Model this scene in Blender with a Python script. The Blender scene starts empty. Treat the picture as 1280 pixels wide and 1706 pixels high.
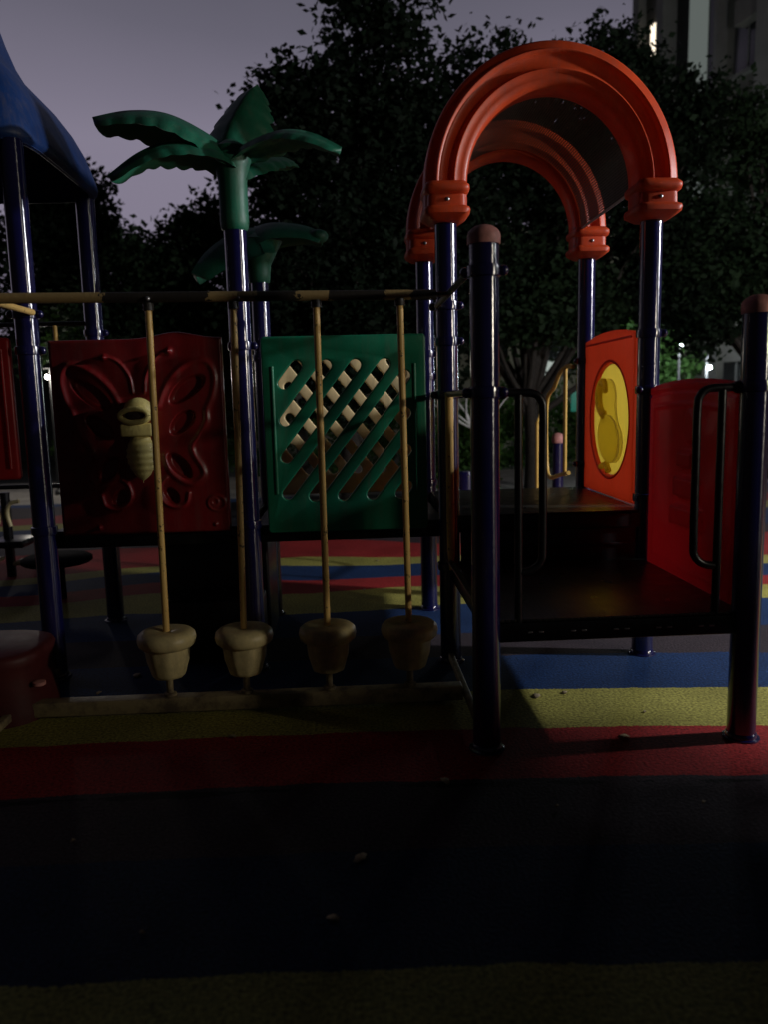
import bpy, bmesh, math, random
import numpy as np
from mathutils import Vector, Matrix, Quaternion
C = bpy.context.scene.collection
SC = bpy.context.scene
PI = math.pi
R = math.radians

# ------------------------------------------------------------------ camera
cam = bpy.data.cameras.new('camera'); camo = bpy.data.objects.new('camera', cam); C.objects.link(camo)
cam.sensor_fit = 'HORIZONTAL'; cam.sensor_width = 36; cam.lens = 36 * 1305.17 / 1280
cam.dof.use_dof = True; cam.dof.focus_distance = 4.0; cam.dof.aperture_fstop = 2.0
cam.clip_start = 0.05; cam.clip_end = 400
rt = Vector((0.99850167, -0.04881408, -0.02473052)); up = Vector((0.03135495, 0.13998508, 0.98965703)); fw = Vector((0.04484729, 0.98894963, -0.1413059))
M4 = Matrix((rt, up, -fw)).transposed().to_4x4(); M4.translation = Vector((0, 0, 1.4705)); camo.matrix_world = M4
SC.camera = camo

# ------------------------------------------------------------------ world: city-lit overcast night sky
w = bpy.data.worlds.new('World'); SC.world = w; w.use_nodes = True
nt = w.node_tree; nt.nodes.clear()
tc = nt.nodes.new('ShaderNodeTexCoord'); sx = nt.nodes.new('ShaderNodeSeparateXYZ'); cr = nt.nodes.new('ShaderNodeValToRGB')
nz = nt.nodes.new('ShaderNodeTexNoise'); nz.inputs['Scale'].default_value = 1.6; nz.inputs['Detail'].default_value = 3
ma = nt.nodes.new('ShaderNodeMath'); ma.operation = 'MULTIPLY_ADD'; ma.inputs[1].default_value = 0.16; 
bg = nt.nodes.new('ShaderNodeBackground'); ou = nt.nodes.new('ShaderNodeOutputWorld')
nt.links.new(tc.outputs['Generated'], sx.inputs[0]); nt.links.new(tc.outputs['Generated'], nz.inputs['Vector'])
nt.links.new(nz.outputs['Fac'], ma.inputs[0]); nt.links.new(sx.outputs['Z'], ma.inputs[2]); nt.links.new(ma.outputs[0], cr.inputs[0])
e = cr.color_ramp.elements
e[0].position = 0.0; e[0].color = (0.22, 0.19, 0.255, 1)
e[1].position = 1.0; e[1].color = (0.03, 0.03, 0.042, 1)
for p, c in ((0.38, (0.225, 0.202, 0.27, 1)), (0.50, (0.130, 0.122, 0.162, 1)), (0.60, (0.085, 0.082, 0.108, 1)), (0.72, (0.06, 0.058, 0.078, 1))):
    x = cr.color_ramp.elements.new(p); x.color = c
dp = nt.nodes.new('ShaderNodeVectorMath'); dp.operation = 'DOT_PRODUCT'; dp.inputs[1].default_value = Vector((-.30, .85, .42)).normalized(); nt.links.new(tc.outputs['Generated'], dp.inputs[0])
mrw = nt.nodes.new('ShaderNodeMapRange'); mrw.interpolation_type = 'SMOOTHSTEP'; mrw.inputs['From Min'].default_value = .52; mrw.inputs['From Max'].default_value = .86; mrw.inputs['To Min'].default_value = .03; mrw.inputs['To Max'].default_value = 1.0
nt.links.new(dp.outputs['Value'], mrw.inputs[0]); nt.links.new(mrw.outputs[0], bg.inputs[1])   # the city glow sits beyond the trees; the rest of the sky is dark
nt.links.new(cr.outputs[0], bg.inputs[0]); nt.links.new(bg.outputs[0], ou.inputs[0])
SC.view_settings.view_transform = 'Standard'; SC.view_settings.look = 'None'; SC.view_settings.gamma = 1
SC.view_settings.exposure = 0.0

# ------------------------------------------------------------------ tagging
def tag(o, label=None, cat=None, group=None, kind=None):
    if label: o['label'] = label
    if cat: o['category'] = cat
    if group: o['group'] = group
    if kind: o['kind'] = kind
    return o
def empty(name, loc=(0, 0, 0), rz=0):
    o = bpy.data.objects.new(name, None); o.empty_display_size = .1; C.objects.link(o); o.location = loc; o.rotation_euler = (0, 0, rz); return o
def thing(name, label, cat, loc=(0, 0, 0), group=None, rz=0):
    return tag(empty(name, loc, rz), label, cat, group)
def copy_tree(o, parent=None):
    c = o.copy(); C.objects.link(c); c.parent = parent
    for ch in [x for x in C.objects if x.parent == o]: copy_tree(ch, c)
    return c

# ------------------------------------------------------------------ materials
def mat(name, col, rough=.5, metal=0, coat=0, var=.15, vscale=6, bump=0, bscale=60, col2=None, thr=None, sheen=0, spec=.5, rvar=.1):
    m = bpy.data.materials.new(name); m.use_nodes = True; n = m.node_tree; b = n.nodes['Principled BSDF']; L = n.links.new
    tcn = n.nodes.new('ShaderNodeTexCoord'); no = n.nodes.new('ShaderNodeTexNoise'); no.inputs['Scale'].default_value = vscale; no.inputs['Detail'].default_value = 8; no.inputs['Roughness'].default_value = .65
    L(tcn.outputs['Object'], no.inputs['Vector'])
    ramp = n.nodes.new('ShaderNodeValToRGB'); L(no.outputs['Fac'], ramp.inputs[0])
    c2 = col2 if col2 else tuple(c * (1 - var * 2) for c in col)
    c1 = col if col2 else tuple(min(1, c * (1 + var)) for c in col)
    el = ramp.color_ramp.elements
    if thr: el[0].position, el[1].position = thr
    else: el[0].position, el[1].position = .3, .7
    el[0].color = (*c2, 1); el[1].color = (*c1, 1)
    L(ramp.outputs[0], b.inputs['Base Color'])
    mr = n.nodes.new('ShaderNodeMapRange'); mr.inputs['To Min'].default_value = min(1, rough + rvar); mr.inputs['To Max'].default_value = max(0, rough - rvar)
    no2 = n.nodes.new('ShaderNodeTexNoise'); no2.inputs['Scale'].default_value = vscale * 3; no2.inputs['Detail'].default_value = 5; L(tcn.outputs['Object'], no2.inputs['Vector'])
    L(no2.outputs['Fac'], mr.inputs[0]); L(mr.outputs[0], b.inputs['Roughness'])
    b.inputs['Metallic'].default_value = metal; b.inputs['Coat Weight'].default_value = coat; b.inputs['Coat Roughness'].default_value = .16
    b.inputs['Specular IOR Level'].default_value = spec
    if bump:
        no3 = n.nodes.new('ShaderNodeTexNoise'); no3.inputs['Scale'].default_value = bscale; no3.inputs['Detail'].default_value = 4; L(tcn.outputs['Object'], no3.inputs['Vector'])
        bn = n.nodes.new('ShaderNodeBump'); bn.inputs['Strength'].default_value = bump; bn.inputs['Distance'].default_value = .004
        L(no3.outputs['Fac'], bn.inputs['Height']); L(bn.outputs[0], b.inputs['Normal'])
    return m
def emit(name, col, s):
    m = bpy.data.materials.new(name); m.use_nodes = True; n = m.node_tree; n.nodes.clear()
    a = n.nodes.new('ShaderNodeEmission'); a.inputs[0].default_value = (*col, 1); a.inputs[1].default_value = s
    o = n.nodes.new('ShaderNodeOutputMaterial'); n.links.new(a.outputs[0], o.inputs[0]); return m
M = {}
M['post'] = mat('navy_paint', (.008, .008, .065), .19, coat=.5, spec=1, rvar=.04,  var=.12, vscale=9, bump=.12, bscale=120)
_n = M['post'].node_tree; _t = _n.nodes.new('ShaderNodeTangent'); _t.direction_type = 'RADIAL'; _t.axis = 'Z'
_b = _n.nodes['Principled BSDF']; _b.inputs['Anisotropic'].default_value = .9; _b.inputs['Anisotropic Rotation'].default_value = 0.25; _n.links.new(_t.outputs[0], _b.inputs['Tangent'])
M['cap'] = mat('pink_cap_plastic', (.62, .27, .24), .6, vscale=14, var=.25, bump=.2)
M['orange'] = mat('orange_plastic', (.74, .082, .018), .42, vscale=5, var=.16, bump=.15, bscale=90)
M['red'] = mat('red_plastic', (.42, .015, .018), .40, vscale=4, var=.18, bump=.15, bscale=90)
M['maroon'] = mat('dark_red_plastic', (.24, .012, .014), .36, vscale=4, var=.2, bump=.15, bscale=90)
M['orangered'] = mat('orange_red_plastic', (.60, .06, .022), .45, vscale=4, var=.14, bump=.15, bscale=90)
M['relief'] = mat('thick_yellow_plastic', (.72, .58, .14), .5, vscale=5, var=.12, bump=.15)
M['green'] = mat('green_plastic', (.012, .22, .115), .38, vscale=4, var=.15, bump=.15, bscale=90)
M['palm'] = mat('palm_green_plastic', (.016, .155, .088), .5, vscale=5, var=.18, bump=.25, bscale=70)
M['yellow'] = mat('yellow_plastic', (.72, .55, .07), .48, vscale=5, var=.12, bump=.15, bscale=90)
M['tan'] = mat('cream_yellow_plastic', (.92, .72, .38), .5, vscale=5, var=.12, bump=.15)
M['body'] = mat('faded_yellow_plastic', (.92, .76, .28), .5, vscale=12, var=.18, bump=.3, bscale=90)
M['pod'] = mat('dull_yellow_plastic', (.74, .62, .31), .42, vscale=16, var=.14, bump=.3, bscale=70)
M['rod'] = mat('yellow_rod_paint', (.85, .56, .18), .42, vscale=38, col2=(.08, .045, .025), thr=(.33, .40), bump=.3, bscale=140)
M['rail'] = mat('worn_rail_paint', (.42, .30, .13), .55, vscale=9, col2=(.035, .03, .025), thr=(.49, .53), bump=.4, bscale=100)
def rail_patches(m):
    n = m.node_tree; b = n.nodes['Principled BSDF']; L = n.links.new
    tcn = n.nodes.new('ShaderNodeTexCoord'); sp = n.nodes.new('ShaderNodeSeparateXYZ'); L(tcn.outputs['Object'], sp.inputs[0])
    no = n.nodes.new('ShaderNodeTexNoise'); no.inputs['Scale'].default_value = 45; no.inputs['Detail'].default_value = 4; L(tcn.outputs['Object'], no.inputs['Vector'])
    a = n.nodes.new('ShaderNodeMath'); a.operation = 'MULTIPLY_ADD'; a.inputs[1].default_value = .10; L(no.outputs['Fac'], a.inputs[0]); L(sp.outputs[0], a.inputs[2])
    mr = n.nodes.new('ShaderNodeMapRange'); mr.inputs['From Min'].default_value = -1.65; mr.inputs['From Max'].default_value = .65; L(a.outputs[0], mr.inputs[0])
    rp = n.nodes.new('ShaderNodeValToRGB'); rp.color_ramp.interpolation = 'CONSTANT'; L(mr.outputs[0], rp.inputs[0])
    k, d_, y = (.030, .026, .022, 1), (.16, .12, .06, 1), (.42, .30, .13, 1)
    st = [(-1.65, y), (-1.03, k), (-.56, y), (-.42, d_), (-.34, k), (-.15, y), (-.01, k), (.245, y), (.355, k)]
    el = rp.color_ramp.elements
    for i, (x, c) in enumerate(st):
        q = el[i] if i < 2 else el.new((x + 1.65) / 2.3)
        q.position = (x + 1.65) / 2.3; q.color = c
    L(rp.outputs[0], b.inputs['Base Color'])
rail_patches(M['rail'])
M['frame'] = mat('pale_rail_paint', (.40, .32, .17), .55, vscale=13, col2=(.16, .12, .08), thr=(.35, .55), bump=.3)
M['yellowrail'] = mat('clean_yellow_paint', (.80, .50, .12), .4, vscale=20, var=.1)
M['black'] = mat('black_paint', (.006, .006, .007), .32, vscale=12, var=.3, bump=.1)
M['blue'] = mat('blue_roof_plastic', (.006, .036, .155), .5, vscale=3, var=.15, bump=.15)
M['steel'] = mat('galvanised_steel', (.5, .5, .5), .35, metal=.9, vscale=30)
M['lampgrey'] = mat('lamp_grey_paint', (.03, .03, .03), .5)
M['trunk'] = mat('bark', (.038, .031, .025), .85, vscale=20, var=.3, bump=.8, bscale=30)
M['leafdead'] = mat('dry_leaf', (.45, .35, .2), .7, vscale=30, var=.3)
M['stone'] = mat('pale_wall_paint', (.17, .165, .15), .85, vscale=.6, var=.12, bump=.2, bscale=10)
M['pale'] = mat('pale_render', (.22, .22, .21), .85, vscale=.8, var=.12)
M['stairlit'] = emit('stairwell_glow', (.80, .92, .86), .13)
M['darkglass'] = mat('dark_window_glass', (.02, .022, .025), .15, vscale=.5, var=.3)
M['wallcol'] = mat('beige_plaster', (.40, .36, .30), .9, vscale=.8, var=.15)
M['gun'] = mat('slot_glint_metal', (.35, .35, .36), .4, metal=.8, vscale=30)
M['shadedred'] = mat('shade_darkened_red_plastic', (.085, .009, .009), .6, vscale=5, var=.2, bump=.2)  # stool only: shade is put into this darker red
M['matblack'] = mat('matt_black_rubber', (.008, .008, .008), .85, vscale=12, spec=.1)
M['white'] = mat('white_paint', (.7, .7, .68), .5)
M['teal'] = mat('teal_sheet', (.03, .55, .38), .5)

def leafmat(name, c, c2):
    m = mat(name, c, .65, vscale=2.2, col2=c2, thr=(.38, .62), spec=.12)
    b = m.node_tree.nodes['Principled BSDF']
    n = m.node_tree; tr = n.nodes.new('ShaderNodeBsdfTranslucent'); mx = n.nodes.new('ShaderNodeMixShader'); mx.inputs[0].default_value = .22
    tr.inputs[0].default_value = (c[0] * 1.6, c[1] * 1.8, c[2], 1); o = n.nodes['Material Output']
    n.links.new(b.outputs[0], mx.inputs[1]); n.links.new(tr.outputs[0], mx.inputs[2]); n.links.new(mx.outputs[0], o.inputs[0]); return m
M['leafA'] = leafmat('dark_broad_leaf', (.013, .025, .013), (.007, .013, .007))
M['leafB'] = leafmat('mid_green_leaf', (.028, .052, .024), (.014, .028, .013))
M['leafC'] = leafmat('shrub_leaf', (.06, .13, .03), (.03, .07, .02))

def deckmat():
    m = mat('black_coated_deck', (.02, .02, .019), .33, vscale=5, var=.3, rvar=.15)
    n = m.node_tree; b = n.nodes['Principled BSDF']; L = n.links.new
    tcn = n.nodes.new('ShaderNodeTexCoord'); vo = n.nodes.new('ShaderNodeTexVoronoi'); vo.inputs['Scale'].default_value = 38; vo.inputs['Randomness'].default_value = 0
    L(tcn.outputs['Object'], vo.inputs['Vector'])
    rp = n.nodes.new('ShaderNodeValToRGB'); rp.color_ramp.elements[0].position = .25; rp.color_ramp.elements[1].position = .35; L(vo.outputs['Distance'], rp.inputs[0])
    bn = n.nodes.new('ShaderNodeBump'); bn.inputs['Strength'].default_value = .6; bn.inputs['Distance'].default_value = .004
    L(rp.outputs[0], bn.inputs['Height']); L(bn.outputs[0], b.inputs['Normal']); return m
M['deck'] = deckmat()
def translucent(m, amount, tint):
    n = m.node_tree; b = n.nodes['Principled BSDF']; o = n.nodes['Material Output']
    tr = n.nodes.new('ShaderNodeBsdfTranslucent'); tr.inputs[0].default_value = (*tint, 1); mx = n.nodes.new('ShaderNodeMixShader'); mx.inputs[0].default_value = amount
    n.links.new(b.outputs[0], mx.inputs[1]); n.links.new(tr.outputs[0], mx.inputs[2]); n.links.new(mx.outputs[0], o.inputs[0])
# moulded polyethylene lets strong light glow through
translucent(M['orangered'], .5, (.85, .22, .10)); translucent(M['yellow'], .62, (.97, .84, .27)); translucent(M['relief'], .85, (1, .97, .72)); translucent(M['orange'], .18, (.95, .2, .06)); translucent(M['red'], .38, (.70, .09, .11))


def perfmat():
    m = mat('perforated_brown_sheet', (.09, .07, .055), .45, vscale=4, var=.15); n = m.node_tree; b = n.nodes['Principled BSDF']; L = n.links.new
    uv = n.nodes.new('ShaderNodeTexCoord'); vo = n.nodes.new('ShaderNodeTexVoronoi'); vo.inputs['Scale'].default_value = 70; vo.inputs['Randomness'].default_value = 0
    L(uv.outputs['UV'], vo.inputs['Vector'])
    lt = n.nodes.new('ShaderNodeMath'); lt.operation = 'LESS_THAN'; lt.inputs[1].default_value = .36; L(vo.outputs['Distance'], lt.inputs[0])
    tr = n.nodes.new('ShaderNodeBsdfTransparent'); mx = n.nodes.new('ShaderNodeMixShader'); o = n.nodes['Material Output']
    L(lt.outputs[0], mx.inputs[0]); L(b.outputs[0], mx.inputs[1]); L(tr.outputs[0], mx.inputs[2]); L(mx.outputs[0], o.inputs[0]); return m
M['perf'] = perfmat()
def weather(m, amt=.35):
    n = m.node_tree; b = n.nodes['Principled BSDF']; L = n.links.new; src = b.inputs['Base Color'].links[0].from_socket
    tcn = n.nodes.new('ShaderNodeTexCoord'); mp = n.nodes.new('ShaderNodeMapping'); mp.inputs['Scale'].default_value = (14, 14, 1.6); L(tcn.outputs['Object'], mp.inputs[0])
    no = n.nodes.new('ShaderNodeTexNoise'); no.inputs['Scale'].default_value = 1.6; no.inputs['Detail'].default_value = 9; no.inputs['Roughness'].default_value = .72; L(mp.outputs[0], no.inputs['Vector'])
    mr = n.nodes.new('ShaderNodeMapRange'); mr.inputs['From Min'].default_value = .48; mr.inputs['From Max'].default_value = .72; mr.inputs['To Max'].default_value = amt; L(no.outputs['Fac'], mr.inputs[0])
    mx = n.nodes.new('ShaderNodeMix'); mx.data_type = 'RGBA'; L(mr.outputs[0], mx.inputs[0]); L(src, mx.inputs[6]); mx.inputs[7].default_value = (.16, .13, .11, 1); L(mx.outputs[2], b.inputs['Base Color'])
for k_ in ('orange', 'red', 'maroon', 'orangered', 'green', 'palm', 'pod', 'body', 'blue', 'tan', 'yellow'): weather(M[k_], .30)
weather(M['post'], .12)

def groundmat():
    m = bpy.data.materials.new('rubber_play_surface'); m.use_nodes = True; n = m.node_tree; b = n.nodes['Principled BSDF']; L = n.links.new
    def math_(op, a, c=None, v=None):
        x = n.nodes.new('ShaderNodeMath'); x.operation = op
        for i, s in enumerate((a, c)):
            if s is None: continue
            if isinstance(s, (int, float)): x.inputs[i].default_value = s
            else: L(s, x.inputs[i])
        return x.outputs[0]
    tcn = n.nodes.new('ShaderNodeTexCoord'); s = n.nodes.new('ShaderNodeSeparateXYZ'); L(tcn.outputs['Object'], s.inputs[0]); X, Y = s.outputs[0], s.outputs[1]
    no = n.nodes.new('ShaderNodeTexNoise'); no.inputs['Scale'].default_value = .35; no.inputs['Detail'].default_value = 1; L(tcn.outputs['Object'], no.inputs['Vector'])
    no1 = n.nodes.new('ShaderNodeTexNoise'); no1.inputs['Scale'].default_value = 90; no1.inputs['Detail'].default_value = 2; L(tcn.outputs['Object'], no1.inputs['Vector'])
    no4 = n.nodes.new('ShaderNodeTexNoise'); no4.inputs['Scale'].default_value = 4; no4.inputs['Detail'].default_value = 3; L(tcn.outputs['Object'], no4.inputs['Vector'])
    far = math_('MAXIMUM', math_('SUBTRACT', Y, 4.2), 0.0)
    wob = math_('MULTIPLY', math_('SUBTRACT', no.outputs['Fac'], .5), math_('MULTIPLY', math_('MINIMUM', far, 3.0), .9))
    yn = math_('ADD', Y, math_('MULTIPLY', X, .028)); yn = math_('ADD', yn, math_('MULTIPLY', math_('MINIMUM', math_('MULTIPLY', X, X), 6.0), .02))
    yn = math_('ADD', yn, wob)
    yn = math_('ADD', yn, math_('MULTIPLY', math_('SUBTRACT', no1.outputs['Fac'], .5), .025))
    yn = math_('ADD', yn, math_('MULTIPLY', math_('SUBTRACT', no4.outputs['Fac'], .5), .05))
    t = math_('DIVIDE', math_('ADD', yn, 4.0), 20.0)
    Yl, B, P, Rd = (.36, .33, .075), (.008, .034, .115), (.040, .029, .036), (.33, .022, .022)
    B_shade, Y_shade = (.008, .022, .055), (.24, .24, .07)  # nearest stripes: foreground shade put into a darker blue and yellow
    st = [(-4, B), (-2.5, P), (-1.4, Rd), (-.5, Yl), (.1, B), (.5, P), (.9, Rd), (1.3, Y_shade), (1.79, B_shade), (2.33, P), (2.83, Rd), (3.34, Yl), (3.80, B), (4.35, P), (4.80, B), (5.42, Yl), (5.85, Rd), (6.3, B), (6.9, Yl), (7.3, Rd), (8.2, P), (9.0, B), (9.8, Yl), (10.4, Rd), (11.2, P), (12.0, B)]
    rp = n.nodes.new('ShaderNodeValToRGB'); rp.color_ramp.interpolation = 'CONSTANT'; L(t, rp.inputs[0])
    el = rp.color_ramp.elements
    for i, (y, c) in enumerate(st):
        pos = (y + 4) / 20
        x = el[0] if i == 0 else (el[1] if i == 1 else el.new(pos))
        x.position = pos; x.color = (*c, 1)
    gr = n.nodes.new('ShaderNodeTexNoise'); gr.inputs['Scale'].default_value = 75; gr.inputs['Detail'].default_value = 3; L(tcn.outputs['Object'], gr.inputs['Vector'])
    dirt = n.nodes.new('ShaderNodeTexNoise'); dirt.inputs['Scale'].default_value = 2.3; dirt.inputs['Detail'].default_value = 7; L(tcn.outputs['Object'], dirt.inputs['Vector'])
    seam = math_('LESS_THAN', math_('ABSOLUTE', math_('SUBTRACT', yn, math_('ADD', 2.825, math_('MULTIPLY', no4.outputs['Fac'], .02)))), math_('MULTIPLY', math_('MAXIMUM', math_('SUBTRACT', no4.outputs['Fac'], .47), 0.0), .16))
    worn = n.nodes.new('ShaderNodeTexNoise'); worn.inputs['Scale'].default_value = 14; worn.inputs['Detail'].default_value = 8; worn.inputs['Roughness'].default_value = .75; L(tcn.outputs['Object'], worn.inputs['Vector'])
    spots = n.nodes.new('ShaderNodeMapRange'); spots.inputs['From Min'].default_value = .30; spots.inputs['From Max'].default_value = .42; spots.inputs['To Min'].default_value = .45; L(worn.outputs['Fac'], spots.inputs[0])
    v = math_('MULTIPLY', math_('MULTIPLY', spots.outputs[0], math_('SUBTRACT', 1.0, math_('MULTIPLY', seam, .85))), math_('MULTIPLY', math_('ADD', math_('MULTIPLY', gr.outputs['Fac'], 2.8), -.4), math_('ADD', math_('MULTIPLY', dirt.outputs['Fac'], .9), .55)))
    mx = n.nodes.new('ShaderNodeMix'); mx.data_type = 'RGBA'; mx.blend_type = 'MULTIPLY'; mx.inputs[0].default_value = 1
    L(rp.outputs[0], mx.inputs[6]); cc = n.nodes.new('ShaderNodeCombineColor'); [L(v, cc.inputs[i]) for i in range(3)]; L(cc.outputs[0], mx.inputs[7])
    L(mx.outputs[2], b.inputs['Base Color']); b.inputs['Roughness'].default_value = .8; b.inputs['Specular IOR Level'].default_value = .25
    bn = n.nodes.new('ShaderNodeBump'); bn.inputs['Strength'].default_value = .8; bn.inputs['Distance'].default_value = .004; L(gr.outputs['Fac'], bn.inputs['Height']); L(bn.outputs[0], b.inputs['Normal'])
    return m
M['ground'] = groundmat()

# ------------------------------------------------------------------ mesh builder
class MB:
    def __init__(s): s.v = []; s.f = []; s.uv = None
    def add(s, v, f):
        o = len(s.v); s.v += [tuple(p) for p in v]; s.f += [tuple(i + o for i in q) for q in f]; return s
    def box(s, a, b, bev=0):
        bm = bmesh.new(); bmesh.ops.create_cube(bm, size=1)
        for v in bm.verts:
            v.co = Vector([(a[i] + b[i]) / 2 + v.co[i] * (b[i] - a[i]) for i in range(3)])
        if bev: bmesh.ops.bevel(bm, geom=bm.edges[:], offset=bev, segments=3, profile=.5, affect='EDGES')
        s.addbm(bm); return s
    def addbm(s, bm):
        bm.verts.index_update(); s.add([v.co.copy() for v in bm.verts], [[v.index for v in f.verts] for f in bm.faces]); bm.free(); return s
    def tube(s, pts, r, n=14, cap=True):
        pts = [Vector(p) for p in pts]; rs = r if isinstance(r, (list, tuple)) else [r] * len(pts)
        V = []; F = []
        t0 = (pts[1] - pts[0]).normalized(); u = t0.orthogonal().normalized()
        for i, p in enumerate(pts):
            t = (pts[min(i + 1, len(pts) - 1)] - pts[max(i - 1, 0)]).normalized()
            u = (u - t * u.dot(t)).normalized(); b = t.cross(u)
            for k in range(n):
                a = 2 * PI * k / n; V.append(p + (u * math.cos(a) + b * math.sin(a)) * rs[i])
        for i in range(len(pts) - 1):
            for k in range(n):
                F.append((i * n + k, i * n + (k + 1) % n, (i + 1) * n + (k + 1) % n, (i + 1) * n + k))
        if cap: F.append(tuple(range(n))[::-1]); F.append(tuple(range((len(pts) - 1) * n, len(pts) * n)))
        return s.add(V, F)
    def lathe(s, prof, c=(0, 0, 0), n=32):
        V = []; F = []
        for (r, z) in prof:
            for k in range(n):
                a = 2 * PI * k / n; V.append((c[0] + r * math.cos(a), c[1] + r * math.sin(a), c[2] + z))
        for i in range(len(prof) - 1):
            for k in range(n): F.append((i * n + k, i * n + (k + 1) % n, (i + 1) * n + (k + 1) % n, (i + 1) * n + k))
        F.append(tuple(range(n))[::-1]); F.append(tuple(range((len(prof) - 1) * n, len(prof) * n)))
        return s.add(V, F)
    def ball(s, c, r, n=12, sc=(1, 1, 1)):
        bm = bmesh.new(); bmesh.ops.create_uvsphere(bm, u_segments=n * 2, v_segments=n, radius=r)
        for v in bm.verts: v.co = Vector([c[i] + v.co[i] * sc[i] for i in range(3)])
        return s.addbm(bm)
    def build(s, name, m, parent=None, smooth=True, loc=None, angle=None):
        me = bpy.data.meshes.new(name); me.from_pydata(s.v, [], s.f); me.update()
        bm = bmesh.new(); bm.from_mesh(me); bmesh.ops.recalc_face_normals(bm, faces=bm.faces)
        if smooth:
            for f in bm.faces: f.smooth = True
            for ed in bm.edges:
                if len(ed.link_faces) == 2 and ed.calc_face_angle(0) > R(angle or 42): ed.smooth = False
        bm.to_mesh(me); bm.free()
        me.materials.append(m); o = bpy.data.objects.new(name, me); C.objects.link(o); o.parent = parent
        if loc: o.location = loc
        return o
def bez(P, n=10):
    """smooth polyline through points (Catmull-Rom)"""
    P = [Vector(p) for p in P]; out = []
    for i in range(len(P) - 1):
        p0 = P[max(i - 1, 0)]; p1 = P[i]; p2 = P[i + 1]; p3 = P[min(i + 2, len(P) - 1)]
        for k in range(n):
            t = k / n; out.append(.5 * ((2 * p1) + (p2 - p0) * t + (2 * p0 - 5 * p1 + 4 * p2 - p3) * t * t + (3 * p1 - p0 - 3 * p2 + p3) * t ** 3))
    out.append(P[-1]); return out

# ------------------------------------------------------------------ grid of the play structure
YA, YC, YE = 3.125, 4.26, 5.39
XG = {-1: -1.645, 0: -.545, 1: .555, 2: 1.655}
PR = .058

# ------------------------------------------------------------------ ground
def ground():
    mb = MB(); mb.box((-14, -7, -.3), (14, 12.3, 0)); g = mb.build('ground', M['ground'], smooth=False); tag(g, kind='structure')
    mb = MB(); mb.box((-30, 12.3, -.3), (30, 16.0, -.004)); p = mb.build('path', mat('concrete_paving', (.30, .28, .25), .85, vscale=3, var=.2, bump=.4), smooth=False); tag(p, kind='structure')
    mb = MB(); mb.box((-120, -60, -.6), (120, 160, -.32)); p = mb.build('terrain', mat('dark_soil', (.035, .03, .022), .95, vscale=2, var=.3, bump=.6), smooth=False); tag(p, kind='structure')
ground()

# ------------------------------------------------------------------ street lamps (seen or inferred sources, plus two added fill lamps)
def lamp(name, label, x, y, z, power, col, rad=.09, base=0, glow=40, globe=.075, group='lamps lighting the playground', pole=True):
    t = thing(name, label, 'street lamp', (x, y, base), group)
    h = z - base
    mb = MB(); mb.lathe([(.09, 0), (.09, .06), (.05, .1), (.04, h * .5), (.032, h + .0)], n=14)
    if pole: mb.build('pole', M['lampgrey'], t, loc=(0, .16, 0))
    mb = MB(); mb.lathe([(.02, h + globe + .16), (.06, h + globe + .10), (.10, h + globe + .05), (.10, h + globe + .04), (.05, h + globe + .045)], n=20).tube([(0, .16, h), (0, .15, h + globe + .08), (0, .02, h + globe + .12)], .022)
    mb.build('lamp_shade', M['lampgrey'], t)
    MB().ball((0, 0, h), globe * .35, 8).build('diffuser', emit('lamp_glow', col, glow), t)
    l = bpy.data.lights.new('bulb_light', 'POINT'); l.energy = power; l.color = col; l.shadow_soft_size = rad
    lo = bpy.data.objects.new('bulb', l); C.objects.link(lo); lo.parent = t; lo.location = (0, 0, h)
    return t
lamp('street_lamp', 'tall grey street lamp beyond the right edge, lighting the posts from the right', 6.6, 3.35, 3.45, 1150, (.95, .95, 1.0), .10)
lamp('street_lamp', 'small bright white lamp glowing behind the navy post at the far left', -4.95, 13.5, 1.99, 45, (1.0, .92, .82), .14, glow=60, globe=.095)
lamp('street_lamp', 'bright white lamp on a dark pole above the red panel', 8.63, 20, 2.67, 150, (.85, .93, 1.0), .15, glow=40, globe=.115)
lamp('street_lamp', 'low broad white lamp just above the red panel, right of the taller lamp', 8.9, 19, 2.06, 150, (.85, .95, 1.0), .2, glow=40, globe=.15)
lamp('street_lamp', 'added fill lamp behind the trees at the foot of the apartment tower', 7.5, 22.5, 4.6, 120, (.9, 1.0, .9), .15)  # unseen lamp added to brighten the tower facade
lamp('street_lamp', 'added warm low fill lamp outside the right edge, nearer the camera than the tall one', 7.0, -.42, 2.42, 500, (1.0, .90, .74), .20)  # unseen fill lamp added to brighten panels, rods and steps

# ------------------------------------------------------------------ posts
def post(x, y, top, label, clamps=(), cap=False, base=True):
    t = thing('support_post', label, 'post', (x, y, 0), 'navy support posts of the play structure')
    mb = MB(); mb.lathe([(PR, 0), (PR, top * .5), (PR, top)], n=40); mb.build('shaft', M['post'], t)
    if base:
        mb = MB(); mb.lathe([(PR + .018, 0), (PR + .017, .006), (PR + .006, .010), (PR + .004, .025), (PR + .001, .028)], n=32); mb.build('base_flange', M['post'], t)
    if cap:
        mb = MB(); mb.lathe([(PR + .006, top - .035), (PR + .007, top - .005)] + [((PR + .007) * math.cos(a), top - .005 + .045 * math.sin(a)) for a in [k * PI / 2 / 8 for k in range(1, 8)]] + [(.004, top + .04)], n=32); mb.build('cap', M['cap'], t)
    for (z, dirs) in clamps:
        mb = MB(); mb.lathe([(PR + .001, z - .024), (PR + .009, z - .02), (PR + .011, z), (PR + .009, z + .02), (PR + .001, z + .024)], n=32)
        c = mb.build('clamp', M['post'], t)
        for d in dirs:
            a = R(d); px, py = math.cos(a) * (PR + .018), math.sin(a) * (PR + .018); MB().ball((px, py, z), .021, 8).build('bolt_knob', M['post'], c)
    return t
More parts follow.
